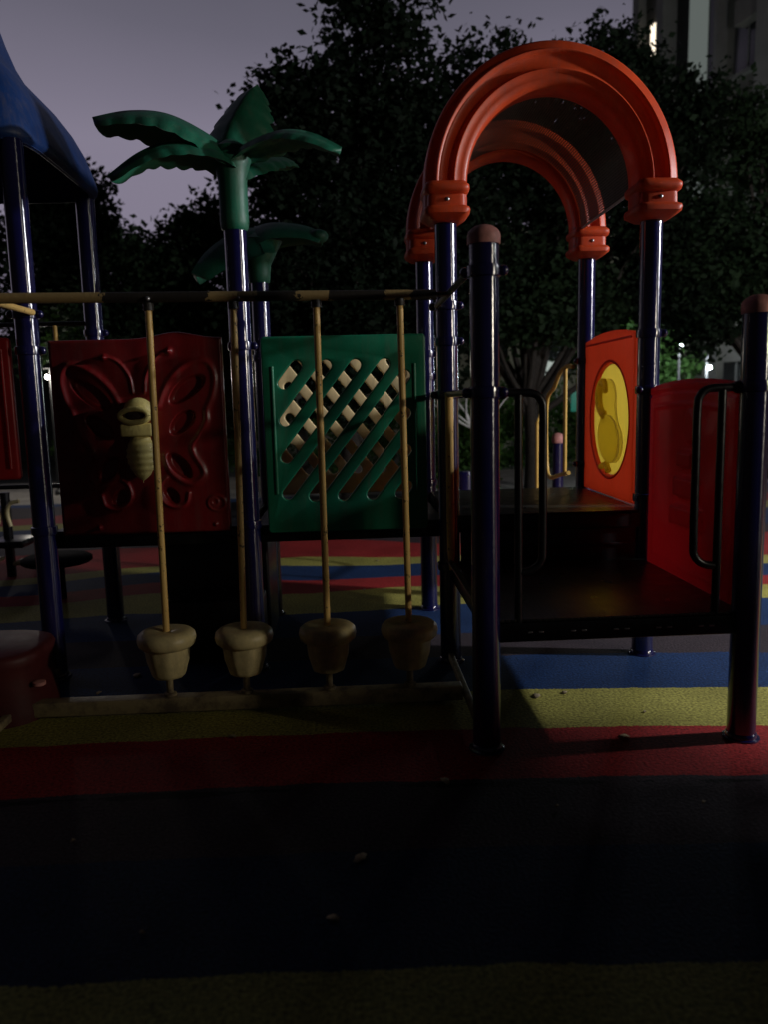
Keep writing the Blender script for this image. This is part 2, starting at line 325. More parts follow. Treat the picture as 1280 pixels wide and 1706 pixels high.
post(XG[1], YA, 2.09, 'tall front navy post with pink domed cap, right of the hanging yellow rods', [(1.955, (-20, 160)), (1.49, (-25, 190))], cap=True)
post(XG[2], YA, 1.81, 'shorter front navy post with pink domed cap at the right edge of the photo', [(1.49, (-20, 170))], cap=True)
post(XG[1], YC, 2.42, 'navy post under the front left foot of the orange arch', [(1.955, (-25, 170)), (1.77, (-25,)), (1.49, (-25, 185)), (.55, ())])
post(XG[2], YC, 2.42, 'navy post under the front right foot of the orange arch, beside the orange panel', [(1.79, (-20, 90)), (1.49, (215, 90)), (.9, ())])
post(XG[1], YE, 2.42, 'navy post under the rear left foot of the orange arch', [(1.77, (-25,)), (1.62, (-25, 30)), (1.49, (-25, 185)), (.9, ())])
post(XG[2], YE, 2.42, 'navy post under the rear right foot of the orange arch', [(1.7, (200,)), (1.0, (-20, 200))])
post(XG[0], YC, 2.42, 'navy post carrying the large green palm top, between red and green panels', [(1.77, (-15,)), (.82, ())])
post(XG[0], YE, 2.32, 'thin looking rear navy post under the small green leaf top', [(1.77, ())])
post(XG[-1], YC, 2.84, 'navy post at the left edge holding up the front of the blue roof', [(1.955, (-10, 190)), (1.77, (-10,)), (.82, ())])
post(XG[-1], YE, 2.84, 'navy post behind the red butterfly panel holding the rear of the blue roof', [(1.955, (-10,)), (1.77, ())])
post(XG[-1], YA, 2.09, 'front navy post just outside the left edge of the photo', [(1.955, (0,))], cap=True)

# ------------------------------------------------------------------ orange arch tunnel
AC = 1.105; AZ = 2.55
def arch(parent, y0):
    prof = [(.43, -.045), (.436, -.072), (.45, -.088), (.475, -.093), (.505, -.094), (.513, -.103), (.521, -.104), (.528, -.092), (.545, -.082), (.575, -.080), (.60, -.082), (.612, -.090), (.620, -.102), (.629, -.103), (.637, -.088), (.65, -.078), (.68, -.070), (.694, -.060), (.70, -.04)]
    prof = prof + [(r, -y) for r, y in prof[::-1]]
    prof = [(.553 + (r - .565) * .82, y) for r, y in prof]
    n = len(prof); V = []; F = []; st = []
    for z in (2.42, 2.48): st.append((0, z - AZ, 0))
    N = 64
    for k in range(N + 1): st.append((PI * k / N, 0, 1))
    for z in (2.48, 2.42): st.append((PI, z - AZ, 0))
    for a, dz, _ in st:
        for (r, y) in prof: V.append((AC + r * math.cos(a), y0 + y, AZ + r * 1.055 * math.sin(a) + dz))
    for i in range(len(st) - 1):
        for k in range(n): F.append((i * n + k, i * n + (k + 1) % n, (i + 1) * n + (k + 1) % n, (i + 1) * n + k))
    F.append(tuple(range(n))); F.append(tuple(range((len(st) - 1) * n, len(st) * n)))
    MB().add(V, F).build('arch_band', M['orange'], parent, angle=60)
    for sx in (-1, 1):
        xc = AC + sx * .553
        mb = MB()
        # stepped foot: rounded rectangular section of varying size
        lv = [(2.372, .075, .075), (2.376, .10, .09), (2.39, .125, .11), (2.405, .150, .135), (2.425, .155, .138), (2.437, .150, .133), (2.447, .128, .112), (2.50, .126, .110), (2.512, .145, .130), (2.528, .152, .136), (2.545, .150, .134), (2.556, .138, .12), (2.566, .13, .108)]
        m = 28; V = []; F = []
        for z, hx, hy in lv:
            for k in range(m):
                a = 2 * PI * k / m; ca, sa = math.cos(a), math.sin(a); e = .32
                V.append((xc + hx * .79 * math.copysign(abs(ca) ** e, ca), y0 + hy * math.copysign(abs(sa) ** e, sa), z))
        for i in range(len(lv) - 1):
            for k in range(m): F.append((i * m + k, i * m + (k + 1) % m, (i + 1) * m + (k + 1) % m, (i + 1) * m + k))
        F.append(tuple(range(m))); F.append(tuple(range((len(lv) - 1) * m, len(lv) * m)))
        ft = mb.add(V, F).build('arch_foot', M['orange'], parent, angle=50)
        MB().ball((xc, y0 - .113, 2.474), .011, 6, (1, .5, 1)).build('bolt', M['steel'], ft)
t = thing('arch_canopy', 'bright orange plastic double arch with brown mesh vault over the upper deck', 'play arch', (0, 0, 0))
arch(t, YC); arch(t, YE)
def vault():
    V = []; F = []; uvs = []; n = 48; m = 24; r = .48
    for i in range(n + 1):
        a = PI * i / n
        for k in range(m + 1):
            y = YC + .03 + (YE - YC - .06) * k / m
            V.append((AC + r * math.cos(a), y, AZ + r * 1.055 * math.sin(a))); uvs.append((r * a, y))
    for i in range(n):
        for k in range(m): F.append((i * (m + 1) + k, i * (m + 1) + k + 1, (i + 1) * (m + 1) + k + 1, (i + 1) * (m + 1) + k))
    me = bpy.data.meshes.new('mesh_vault'); me.from_pydata(V, [], F); ul = me.uv_layers.new(name='UVMap')
    for l in me.loops: ul.data[l.index].uv = uvs[l.vertex_index]
    for p in me.polygons: p.use_smooth = True
    me.materials.append(M['perf']); o = bpy.data.objects.new('mesh_vault', me); C.objects.link(o); o.parent = t
    sm = o.modifiers.new('thick', 'SOLIDIFY'); sm.thickness = .002
    for sx in (-1, 1): MB().tube([(AC + sx * r, YC, AZ), (AC + sx * r, YE, AZ)], .008, 8).build('vault_edge_rod', M['steel'], t)
vault()

# ------------------------------------------------------------------ decks
def deck(label, x0, x1, y0, y1, z, slots=True):
    t = thing('deck', label, 'platform', ((x0 + x1) / 2, (y0 + y1) / 2, 0))
    hx, hy = (x1 - x0) / 2, (y1 - y0) / 2
    mb = MB(); mb.box((-hx + .004, -hy + .004, z - .012), (hx - .004, hy - .004, z), .004); mb.build('deck_plate', M['deck'], t)
    mb = MB()
    mb.box((-hx, -hy, z - .095), (hx, -hy + .035, z - .0135), .005); mb.box((-hx, hy - .035, z - .095), (hx, hy, z - .0135), .005)
    mb.box((-hx, -hy + .036, z - .095), (-hx + .035, hy - .036, z - .0135), .005); mb.box((hx - .035, -hy + .036, z - .095), (hx, hy - .036, z - .0135), .005)
    mb.box((-hx + .04, -.02, z - .08), (hx - .04, .02, z - .014), .004)
    mb.build('deck_frame', M['black'], t)
    if slots:
        for i in range(10):
            x = -hx + .16 + (i // 2) * .18 + (i % 2) * .045
            mb = MB(); mb.box((x, -hy - .0025, z - .058), (x + .022, -hy + .004, z - .051), .002); mb.build('frame_slot_glint', M['gun'], t)  # raised light bars; the slots' glint is put into their colour
    return t
deck('low black metal deck between the two capped front posts', XG[1] + .01, XG[2] - .016, YA - .02, YC - .031, .56)
deck('raised black metal deck under the orange arch', XG[1] + .01, XG[2] - .016, YC - .04, YE + .02, .835, False)
deck('raised black deck behind the green lattice panel', XG[0] + .02, XG[1] - .02, YC + .06, YE + .02, .80, False)
deck('raised black deck behind the red butterfly panel', XG[-1] + .02, XG[0] - .02, YC + .06, YE + .02, .80, False)
t = thing('riser_panel', 'solid black step riser between the low and raised decks', 'step riser')
MB().box((XG[1] + .06, YC - .028, .50), (XG[2] - .06, YC - .012, .738), .003).build('riser_sheet', M['black'], t)
MB().box((XG[1] + .06, YC - .034, .64), (XG[2] - .06, YC - .0285, .655), .002).build('riser_trim', M['black'], t)

# ------------------------------------------------------------------ D-shaped hand rails at the opening
def dloop(name, label, px, sx, y, z0, m, r=.0165, rr=.0135):
    """px post centre, sx = direction of the rail along X; one upright reaches the deck, the loop closes on it"""
    t = thing(name, label, 'handrail', (px, y, 0))
    xa = sx * .135; xb = sx * .235
    mb = MB(); mb.tube(bez([(sx * .06, 0, z0), (sx * .1, 0, z0), (sx * .19, 0, z0 - .004), (sx * .225, 0, z0 - .03), (xb, 0, z0 - .085), (xb, 0, z0 - .3), (xb, 0, .87), (sx * .228, 0, .80), (sx * .19, 0, .765), (xa, 0, .755)], 8), r, 14)
    mb.build('loop_rail', m, t)
    mb = MB(); mb.tube([(xa, -.002, z0 - .01), (xa, -.002, .47)], r, 14); mb.build('upright', m, t)
    mb = MB(); mb.ball((sx * .07, 0, z0), .026, 8); mb.build('joint', m, t)
    return t
dloop('handrail', 'black looped handrail on the tall capped front post, left of the opening', XG[1], 1, YA, 1.487, M['black'])
dloop('handrail', 'black looped handrail in front of the red panel at the right', XG[2], -1, YA, 1.487, M['black'])

# ------------------------------------------------------------------ side panels (right side)
def heightfield(name, m, parent, nu, nv, W, H, hf, depth, origin, ax_u, ax_n, corner=.0, top=None):
    """panel with relief: local (u in 0..W, v in 0..H) -> origin + u*ax_u + v*z + h*ax_n ; back at -depth"""
    ax_u = Vector(ax_u); ax_n = Vector(ax_n); o = Vector(origin)
    us = np.linspace(0, W, nu); vs = np.linspace(0, H, nv); U, Vv = np.meshgrid(us, vs, indexing='ij')
    h = hf(U, Vv)
    er = .018
    d = np.minimum(np.minimum(U, W - U), np.minimum(Vv, H - Vv)); rd = np.clip(d / er, 0, 1); h = h - er * (1 - np.sqrt(1 - (1 - rd) ** 2))
    tv = Vv if top is None else Vv * (1 + top(U) / H)
    P = np.array(o)[None, None, :] + U[..., None] * np.array(ax_u) + tv[..., None] * np.array((0, 0, 1)) + h[..., None] * np.array(ax_n)
    V = P.reshape(-1, 3).tolist(); F = []
    for i in range(nu - 1):
        for j in range(nv - 1): F.append((i * nv + j, (i + 1) * nv + j, (i + 1) * nv + j + 1, i * nv + j + 1))
    ring = [i * nv for i in range(nu)] + [(nu - 1) * nv + j for j in range(1, nv)] + [i * nv + nv - 1 for i in range(nu - 2, -1, -1)] + [j for j in range(nv - 2, 0, -1)]
    b0 = len(V); nb = len(ring)
    for idx in ring:
        p = Vector(V[idx]); dn = (p - o).dot(ax_n); V.append(tuple(p - ax_n * (dn + depth)))
    for k in range(nb): F.append((ring[k], ring[(k + 1) % nb], b0 + (k + 1) % nb, b0 + k))
    F.append(tuple(range(b0, b0 + nb)))
    return MB().add(V, F).build(name, m, parent, angle=70)
def sstep(x, a, b):
    t_ = np.clip((x - a) / (b - a), 0, 1); return t_ * t_ * (3 - 2 * t_)
def seg_dist(U, V_, pts):
    D = np.full(U.shape, 9.)
    for (ax, ay), (bx, by) in zip(pts[:-1], pts[1:]):
        dx, dy = bx - ax, by - ay; L2 = dx * dx + dy * dy + 1e-12
        tt = np.clip(((U - ax) * dx + (V_ - ay) * dy) / L2, 0, 1)
        D = np.minimum(D, np.hypot(U - ax - tt * dx, V_ - ay - tt * dy))
    return D
def ell(U, V_, cx, cy, a, b, ang):
    c, s = math.cos(ang), math.sin(ang); x = (U - cx) * c + (V_ - cy) * s; y = -(U - cx) * s + (V_ - cy) * c
    return np.sqrt((x / a) ** 2 + (y / b) ** 2)
def sm2(pts, n=6): return [(p.x, p.y) for p in bez([(a, b, 0) for a, b in pts], n)]

# red panel (faces left), X = 1.655 - inside, Y 3.24..4.20
t = thing('side_panel', 'plain red plastic side panel with raised step relief beside the low deck', 'play panel')
def hred(U, V_):
    # U: 0 at near (front) .. W at the rear ; relief of stacked blocks near the middle
    h = np.zeros(U.shape)
    h += .016 * sstep(np.abs(V_ - .93), .05, .02) * 0
    h += -.010 * (1 - sstep(np.abs(V_ - .905), .0, .012))                      # groove under the top rim
    cx = .44
    for (v0, v1, hw) in ((.27, .36, .15), (.41, .50, .115), (.55, .62, .08)):
        inside = (1 - sstep(np.abs(U - cx), hw - .006, hw + .012)) * (1 - sstep(np.abs(V_ - (v0 + v1) / 2), (v1 - v0) / 2 - .006, (v1 - v0) / 2 + .012))
        h += .034 * inside
    h += .012 * (1 - sstep(ell(U, V_, cx, .74, .06, .08, 0), .85, 1.1))
    h += .008 * (1 - sstep(seg_dist(U, V_, [(.08, .06), (.08, .84), (.88, .84), (.88, .06), (.08, .06)]), .004, .014))
    return h
heightfield('panel_board', M['red'], t, 110, 110, .95, .955, hred, .03, (1.640, 3.24, .545), (0, 1, 0), (-1, 0, 0), top=lambda U: .035 * np.sin(np.pi * np.clip(U / .95, 0, 1)) ** .7)
# orange panel with round window
t = thing('round_window_panel', 'orange plastic side panel with a recessed yellow oval plaque beside the raised deck', 'play panel')
PW, PH = .94, .985
dcx, dcz, dr = .42, .475, .345       # in panel coords: u=0 near
def flat_board(name, m, parent, loops, th, xf, bev=.01):
    cu = bpy.data.curves.new('c', 'CURVE'); cu.dimensions = '2D'; cu.fill_mode = 'BOTH'; cu.extrude = th / 2 - bev; cu.bevel_depth = bev; cu.bevel_resolution = 3; cu.offset = -bev
    for pts in loops:
        sp = cu.splines.new('POLY'); sp.points.add(len(pts) - 1); sp.use_cyclic_u = True
        for p, q in zip(sp.points, pts): p.co = (q[0], q[1], 0, 1)
    ob = bpy.data.objects.new('tmp', cu); C.objects.link(ob); dg = bpy.context.evaluated_depsgraph_get(); me = bpy.data.meshes.new_from_object(ob.evaluated_get(dg)); bpy.data.objects.remove(ob)
    me.name = name; me.materials.clear(); me.materials.append(m); me.transform(xf)
    bm = bmesh.new(); bm.from_mesh(me); bmesh.ops.remove_doubles(bm, verts=bm.verts, dist=.0003); bmesh.ops.recalc_face_normals(bm, faces=bm.faces)
    for f in bm.faces: f.smooth = True
    for ed in bm.edges:
        if len(ed.link_faces) == 2 and ed.calc_face_angle(0) > R(50): ed.smooth = False
    bm.to_mesh(me); bm.free()
    o = bpy.data.objects.new(name, me); C.objects.link(o); o.parent = parent; return o
# u runs front -> rear (Y), v up
XF = Matrix.Translation((1.655, 4.43, .838)) @ Matrix(((0, 0, 1, 0), (1, 0, 0, 0), (0, 1, 0, 0), (0, 0, 0, 1)))
outl = [(.015, 0), (PW - .015, 0), (PW, .015), (PW, PH - .02), (PW - .02, PH)] + [(PW - .10 - i * .074, PH + .034 * math.sin(PI * (i + .3) / 10.6) ** .6) for i in range(11)] + [(.02, PH), (0, PH - .02), (0, .015)]
circ = lambda cx, cy, a, b, n=64, rot=0: [(cx + a * math.cos(2 * PI * k / n) * math.cos(rot) - b * math.sin(2 * PI * k / n) * math.sin(rot), cy + a * math.cos(2 * PI * k / n) * math.sin(rot) + b * math.sin(2 * PI * k / n) * math.cos(rot)) for k in range(n)]
flat_board('panel_board', M['orangered'], t, [outl, circ(dcx, dcz, dr, dr)[::-1]], .034, XF, .012)
mb = MB(); mb.tube([(1.640, 4.43 + dcx + (dr + .018) * math.cos(a), .838 + dcz + (dr + .018) * math.sin(a)) for a in [2 * PI * k / 72 for k in range(73)]], .007, 10, cap=False); mb.build('window_rim', M['orangered'], t)
MB().box((1.634, 4.47, .838 + PH - .035), (1.6385, 4.43 + PW - .04, .838 + PH - .022), .002).build('rim_groove', M['orangered'], t)
XD = Matrix.Translation((.008, 0, 0)) @ XF
flat_board('round_plaque', M['yellow'], t, [circ(dcx, dcz, dr - .003, dr - .003)], .010, XD, .003)
pear = sm2([(dcx + a, dcz + b) for a, b in ((.10, .235), (.03, .255), (-.06, .235), (-.115, .17), (-.12, .08), (-.15, .0), (-.225, -.08), (-.235, -.16), (-.18, -.235), (-.08, -.262), (.02, -.245), (.075, -.20), (.15, -.12), (.165, -.03), (.13, .05), (.115, .10), (.13, .17))], 5)
flat_board('pear_relief', M['relief'], t, [pear], .016, Matrix.Translation((-.009 - .0045, 0, 0)) @ XF, .004)
belly = circ(dcx - .035, dcz - .115, .19, .145, 48, .25)
flat_board('belly_relief', M['relief'], t, [belly], .016, Matrix.Translation((-.028, 0, 0)) @ XF, .005)
MB().tube(bez([(1.632, 4.43 + dcx + a, .838 + dcz + b) for a, b in ((.02, .04), (.06, .03), (.125, .08), (.14, .16), (.10, .225), (.04, .215), (.02, .17))], 8), [.02 + .014 * math.sin(PI * k / 48) for k in range(49)], 14).build('ear_relief', M['yellow'], t)
MB().tube([(1.636, 4.43 + dcx + a, .838 + dcz + b) for a, b in ((.12, -.30), (.02, -.275), (-.02, -.32))], .02, 10).build('foot_relief', M['yellow'], t)

# ------------------------------------------------------------------ butterfly panel
t = thing('butterfly_panel', 'dark red plastic panel with butterfly relief and yellow insect body', 'play panel')
BW, BH = .90, 1.035; bx0, bz0 = -1.545, .785
def cr2(x, y): return ((x - 240) / 870 * BW, (1290 - y) / 980 * BH)   # photo detail -> panel metres
def hbut(U, V_):
    h = np.zeros(U.shape); cx = cr2(682, 0)[0]
    for mir in (0, 1):
        Um = U if mir == 0 else 2 * cx - U
        wing = sm2([cr2(*p) for p in ((775, 650), (820, 560), (900, 480), (990, 435), (1045, 445), (1068, 510), (1052, 600), (1020, 670), (1015, 730), (975, 800), (938, 855), (945, 900), (982, 960), (985, 1005), (930, 1045), (865, 1025), (815, 975), (795, 900))])
        dw = seg_dist(Um, V_, wing); h += .014 * np.exp(-(dw / .016) ** 2)
        low = sm2([cr2(*p) for p in ((795, 1010), (765, 1040), (755, 1095), (785, 1140), (840, 1160), (890, 1140), (905, 1090))])
        h += .012 * np.exp(-(seg_dist(Um, V_, low) / .010) ** 2)
        ant = sm2([cr2(*p) for p in ((712, 575), (722, 500), (765, 432), (815, 402), (845, 400))])
        h += .012 * np.exp(-(seg_dist(Um, V_, ant) / .008) ** 2)
        kx, ky = cr2(845, 400); h += .02 * np.exp(-((Um - kx) ** 2 + (V_ - ky) ** 2) / .014 ** 2)
        for (px, py, a, b, an) in ((925, 578, .105, .040, 38), (893, 742, .075, .038, 42), (865, 955, .075, .036, -48), (815, 1100, .045, .028, -50)):
            ex, ey = cr2(px, py); h -= .036 * (1 - sstep(ell(Um, V_, ex, ey, a * 1.1, b * 1.1, R(an)), .78, 1.1))
    ex, ey = cr2(1045, 1140); h += .009 * np.exp(-((ell(U, V_, ex, ey, .045, .04, 0) - 1) / .2) ** 2) + .007 * np.exp(-((ell(U, V_, ex - .01, ey + .005, .018, .02, 0) - 1) / .4) ** 2)
    for px in (435, 1035):
        ex, ey = cr2(px, 1250); h += .012 * np.exp(-((U - ex) ** 2 + (V_ - ey) ** 2) / .010 ** 2)
    return h
heightfield('panel_board', M['maroon'], t, 210, 240, BW, BH, hbut, .04, (bx0, YC - .02, bz0), (1, 0, 0), (0, -1, 0), top=lambda U: .032 * np.exp(-((U - .66) / .13) ** 2))
def body():
    yb = YC - .035; cx = bx0 + cr2(684, 0)[0]
    zc = bz0 + cr2(0, 905)[1]; mb = MB(); n = 30; V = []; F = []; m_ = 44
    for i in range(m_ + 1):
        s = i / m_; zz = zc + .125 - .25 * s
        w_ = .077 * (math.sin(PI * min(1, s * .93 + .12)) ** .62 if 0 < s * .93 + .12 < 1 else .02)
        w_ *= 1 + .035 * math.sin(s * 2 * PI * 7.5)
        for k in range(n): a = 2 * PI * k / n; V.append((cx + w_ * math.cos(a), yb - .022 + w_ * .75 * math.sin(a), zz))
    for i in range(m_):
        for k in range(n): F.append((i * n + k, i * n + (k + 1) % n, (i + 1) * n + (k + 1) % n, (i + 1) * n + k))
    F.append(tuple(range(n))); F.append(tuple(range(m_ * n, (m_ + 1) * n))); mb.add(V, F); mb.build('insect_abdomen', M['body'], t, angle=80)
    zk = bz0 + cr2(0, 757)[1]
    mb = MB(); mb.box((cx - .09, yb - .075, zk - .034), (cx + .075, yb + .01, zk + .034), .010); mb.build('insect_collar', M['body'], t)
    zh = bz0 + cr2(0, 685)[1]
    # bonnet: half-dome behind an inclined open ring
    mb = MB(); mb.ball((cx - .002, yb - .02, zh + .02), .078, 14, (1, .85, .92)); mb.build('insect_head', M['body'], t)
    mb = MB(); ring = [(cx - .006 + .070 * math.cos(a) * (1.12 if math.cos(a) < 0 else 1), yb - .088 - .012 * math.cos(a), zh - .002 + .034 * math.sin(a)) for a in [2 * PI * k / 36 for k in range(37)]]
    mb.tube(ring, .015, 12, cap=False); mb.ball((cx - .006, yb - .075, zh - .002), .04, 12, (1.5, .4, .75)); 
    o = mb.build('bonnet_ring', M['body'], t)
    mb = MB(); mb.ball((cx - .004, yb - .089, zh - .002), .034, 12, (1.5, .25, .72)); mb.build('face_shade', mat('recess_shade_paint', (.03, .012, .008), .8), t)  # solid dark ball; shade inside the bonnet is put into its colour
body()

# ------------------------------------------------------------------ lattice panels (through slots)
def lattice(parent, x0, z0, W, H, y, m, flip=False, th=.05, pitch=.157, sw=.062, ang=51.5, fx=(.10, .10), fz=(.165, .125), name='lattice_board'):
    cu = bpy.data.curves.new('c', 'CURVE'); cu.dimensions = '2D'; cu.fill_mode = 'BOTH'; cu.extrude = th / 2 - .008; cu.bevel_depth = .008; cu.bevel_resolution = 2; cu.offset = -.008
    def poly(pts):
        s = cu.splines.new('POLY'); s.points.add(len(pts) - 1); s.use_cyclic_u = True
        for p, q in zip(s.points, pts): p.co = (q[0], q[1], 0, 1)
    r = .02; out = []
    for (cx, cy, a0) in ((W - r, H - r, 0), (r, H - r, 90), (r, r, 180), (W - r, r, 270)):
        for k in range(7): a = R(a0 + 15 * k); out.append((cx + r * math.cos(a), cy + r * math.sin(a)))
    poly(out)
    xa, xb = fx[0] + sw / 2, W - fx[1] - sw / 2; ya, yb = fz[0] + sw / 2, H - fz[1] - sw / 2
    tn = math.tan(R(ang)); c = ya - (xb - xa) * tn; k = 0
    # lines y = tn*(x-xs)+ya ; start offset so that corners are used
    xs = xa - (yb - ya) / tn + pitch * .45
    while xs < xb - .02:
        p0 = (xs, ya) if xs >= xa else (xa, ya + (xa - xs) * tn)
        xe = xs + (yb - ya) / tn
        p1 = (xe, yb) if xe <= xb else (xb, ya + (xb - xs) * tn)
        if math.hypot(p1[0] - p0[0], p1[1] - p0[1]) > .012:
            if flip: p0 = (W - p0[0], p0[1]); p1 = (W - p1[0], p1[1])
            a = math.atan2(p1[1] - p0[1], p1[0] - p0[0]); pts = []
            for q, s0 in ((p1, -90), (p0, 90)):
                for j in range(9): b = a + R(s0 + 22.5 * j); pts.append((q[0] + sw / 2 * math.cos(b), q[1] + sw / 2 * math.sin(b)))
            poly(pts[::-1])
        xs += pitch
    ob = bpy.data.objects.new('tmp', cu); C.objects.link(ob); dg = bpy.context.evaluated_depsgraph_get(); me = bpy.data.meshes.new_from_object(ob.evaluated_get(dg)); bpy.data.objects.remove(ob)
    me.name = name; me.materials.clear(); me.materials.append(m)
    me.transform(Matrix.Translation((x0, y, z0)) @ Matrix.Rotation(PI / 2, 4, 'X'))
    bm = bmesh.new(); bm.from_mesh(me); bmesh.ops.remove_doubles(bm, verts=bm.verts, dist=.0003); bmesh.ops.recalc_face_normals(bm, faces=bm.faces)
    for f in bm.faces: f.smooth = True
    for ed in bm.edges:
        if len(ed.link_faces) == 2 and ed.calc_face_angle(0) > R(50): ed.smooth = False
    bm.to_mesh(me); bm.free()
    o = bpy.data.objects.new(name, me); C.objects.link(o); o.parent = parent; return o
t = thing('lattice_panel', 'green plastic panel with diagonal through slots behind the hanging rods', 'play panel')
lattice(t, -.440, .768, .875, 1.048, YC, M['green'], fx=(.082, .082))
for xr in (.375, -.385): MB().tube([(xr, YC - .024, .98), (xr, YC - .024, 1.66)], .010, 10).build('raised_rib', M['green'], t)
t = thing('lattice_panel', 'cream yellow lattice panel showing through the slots of the green one', 'play panel')
lattice(t, -.475, .845, .955, 1.0, YE, M['tan'], flip=True, pitch=.165, sw=.062, fx=(.06, .06), fz=(.13, .08))

# ------------------------------------------------------------------ red panel left of the left post
t = thing('side_panel', 'small red plastic panel cut off by the left edge of the photo', 'play panel')
MB().box((-2.62, YC - .03, 1.10), (-1.735, YC + .02, 1.84), .02).build('panel_board', M['red'], t)
for xr in (-1.775, -2.58): MB().tube([(xr, YC - .036, 1.16), (xr, YC - .036, 1.78)], .010, 10).build('raised_rib', M['red'], t)

# ------------------------------------------------------------------ step bridge: frame + four hanging steps
YB = 3.674
t = thing('bridge_frame', 'worn yellow tubular frame of the hanging step bridge with long top rail', 'climbing frame')
MB().tube(bez([(-1.585, YB, 1.962), (-.6, YB, 1.952), (.3, YB, 1.943), (.43, YB, 1.942)], 16), .0235, 18).tube(bez([(.40, YB, 1.942), (.45, YB + .01, 1.944), (.49, YB + .04, 1.948), (.50, YB + .10, 1.95)], 6), .012, 10).build('top_rail', M['rail'], t)
MB().tube([(.497, YA + .055, 1.956), (.497, YC - .055, 1.952)], .0145, 12).tube([(.50, YA + .01, 1.956), (.497, YA + .06, 1.956)], .0145, 12).build('side_rail', M['rail'], t)
MB().tube([(-1.590, YA + .055, 1.956), (-1.590, YC - .055, 1.96)], .0165, 12).build('side_rail', M['rod'], t)
MB().box((-1.60, YB - .040, .012), (.53, YB + .040, .082), .006).build('lower_rail', M['frame'], t)
MB().box((.532, YA + .06, .028), (.562, YC - .06, .066), .006).build('side_rail', M['frame'], t)
MB().box((-1.64, YA + .06, .028), (-1.602, YC - .06, .066), .006).build('side_rail', M['frame'], t)
def hang(x0, x1, label, rz):
    t = thing('hanging_step', label, 'hanging step', (x1, YB, 0), 'hanging steps under the worn yellow rail', rz)
    dx = (x0 - x1)
    q = Matrix.Rotation(-rz, 3, 'Z') @ Vector((dx, 0, 0))
    mb = MB(); mb.tube([(q.x, q.y, 1.925), (q.x * .7, q.y * .7, 1.5), (0, 0, .405)], .0158, 16); mb.build('rod', M['rod'], t)
    MB().tube([(q.x, q.y, 1.895), (q.x * 1.0, q.y * 1.0, 1.928)], .024, 16).build('rod_collar', M['rail'], t)
    MB().ball((q.x, q.y - .030, 1.944), .011, 6).build('bolt', M['steel'], t)
    mb = MB(); mb.lathe([(.0, .325), (.085, .325), (.118, .330), (.134, .345), (.139, .368), (.134, .392), (.118, .406), (.09, .411), (.05, .408), (.024, .402), (.018, .398)], n=48)
    mb.build('step_pad', M['pod'], t, angle=60)
    mb = MB(); V = []; F = []
    pr = [(.104, .326), (.101, .29), (.098, .262), (.088, .230), (.080, .20), (.074, .185), (.05, .180)]
    n = 48
    for r, z in pr:
        for k in range(n): a = 2 * PI * k / n; rr_ = r * (1 + .022 * math.cos(a * 8)); V.append((rr_ * math.cos(a), rr_ * math.sin(a), z))
    for i in range(len(pr) - 1):
        for k in range(n): F.append((i * n + k, i * n + (k + 1) % n, (i + 1) * n + (k + 1) % n, (i + 1) * n + k))
    F.append(tuple(range(n))); F.append(tuple(range((len(pr) - 1) * n, len(pr) * n)))
    mb.add(V, F).build('step_cup', M['pod'], t, angle=60)
    mb = MB(); mb.tube([(0, 0, .182), (0, 0, .09)], .0165, 14); mb.lathe([(.03, .084), (.03, .098), (.018, .101)], n=16); mb.build('spindle', M['frame'], t)
    return t
hang(-.875, -.890, 'first hanging yellow step from the left, rod crossing the red butterfly panel', .2)
hang(-.494, -.522, 'second hanging yellow step, rod in front of the palm post', 1.1)
hang(-.120, -.122, 'third hanging yellow step, rod crossing the middle of the green panel', 2.0)
hang(.264, .276, 'fourth hanging yellow step with the most chipped rod, nearest the capped post', 2.9)

# yellow guard beside the low deck, seen edge on
t = thing('guard_rail', 'thick tan yellow guard bar beside the arch post above the low deck', 'guard rail', (.541, 0, 0))
MB().tube([(0, 4.10, 1.50), (0, 4.10, .66), (.002, 4.10, .56)], [.0215, .0215, .012], 16).build('upright', M['rod'], t)
MB().tube([(0, 3.19, 1.492), (0, 4.19, 1.492)], .0165, 12).build('guard_top', M['black'], t)
MB().tube([(0, 3.19, .60), (0, 4.19, .60)], .0165, 12).build('guard_bottom', M['black'], t)

# rear yellow stair rails
def rearrail(x, label, y0, yy, zt, zb, mt=M['yellowrail']):
    t = thing('handrail', label, 'handrail', (x, y0, 0), 'yellow rails behind the raised deck')
    MB().tube(bez([(0, 0, zt), (0, .15, zt + .01), (0, .35, zt - .03), (0, .5, zt - .13), (0, yy, zt - .25), (0, yy, zb + .1), (0, yy - .1, zb - .02), (0, .35, zb + .02), (0, .1, zb + .06)], 6), .0155, 12).build('loop_rail', mt, t)
    MB().tube([(0, .2, zt), (0, .2, zb + .03)], .0145, 12).build('upright', mt, t)
rearrail(1.59, 'curved yellow handrail hooked on the rear right arch post', YE + .06, .72, 1.665, .86)
rearrail(.55, 'curved yellow handrail on the rear left arch post', YE + .06, .72, 1.665, .86)
t = thing('stair_rail', 'pair of thin yellow uprights beyond the raised deck', 'handrail', (1.84, 7.5, 0), 'yellow rails behind the raised deck')
MB().tube([(0, 0, .45), (0, 0, 1.215)], .017, 10).build('upright', M['yellowrail'], t)
MB().tube([(.10, .15, .45), (.10, .15, 1.38)], .017, 10).build('upright', M['yellowrail'], t)
MB().tube([(0, 0, 1.215), (.10, .15, 1.38), (.2, .8, 1.45)], .015, 10).build('stair_handrail', M['yellowrail'], t)
t = thing('newel_post', 'short far navy post with pink red cap seen through the yellow rail', 'post', (2.315, 8.5, 0))
MB().lathe([(.06, 0), (.06, 1.0)], n=20).build('shaft', M['post'], t)
MB().lathe([(.066, .96), (.068, 1.02), (.05, 1.055), (.01, 1.07)], n=20).build('cap', M['cap'], t)
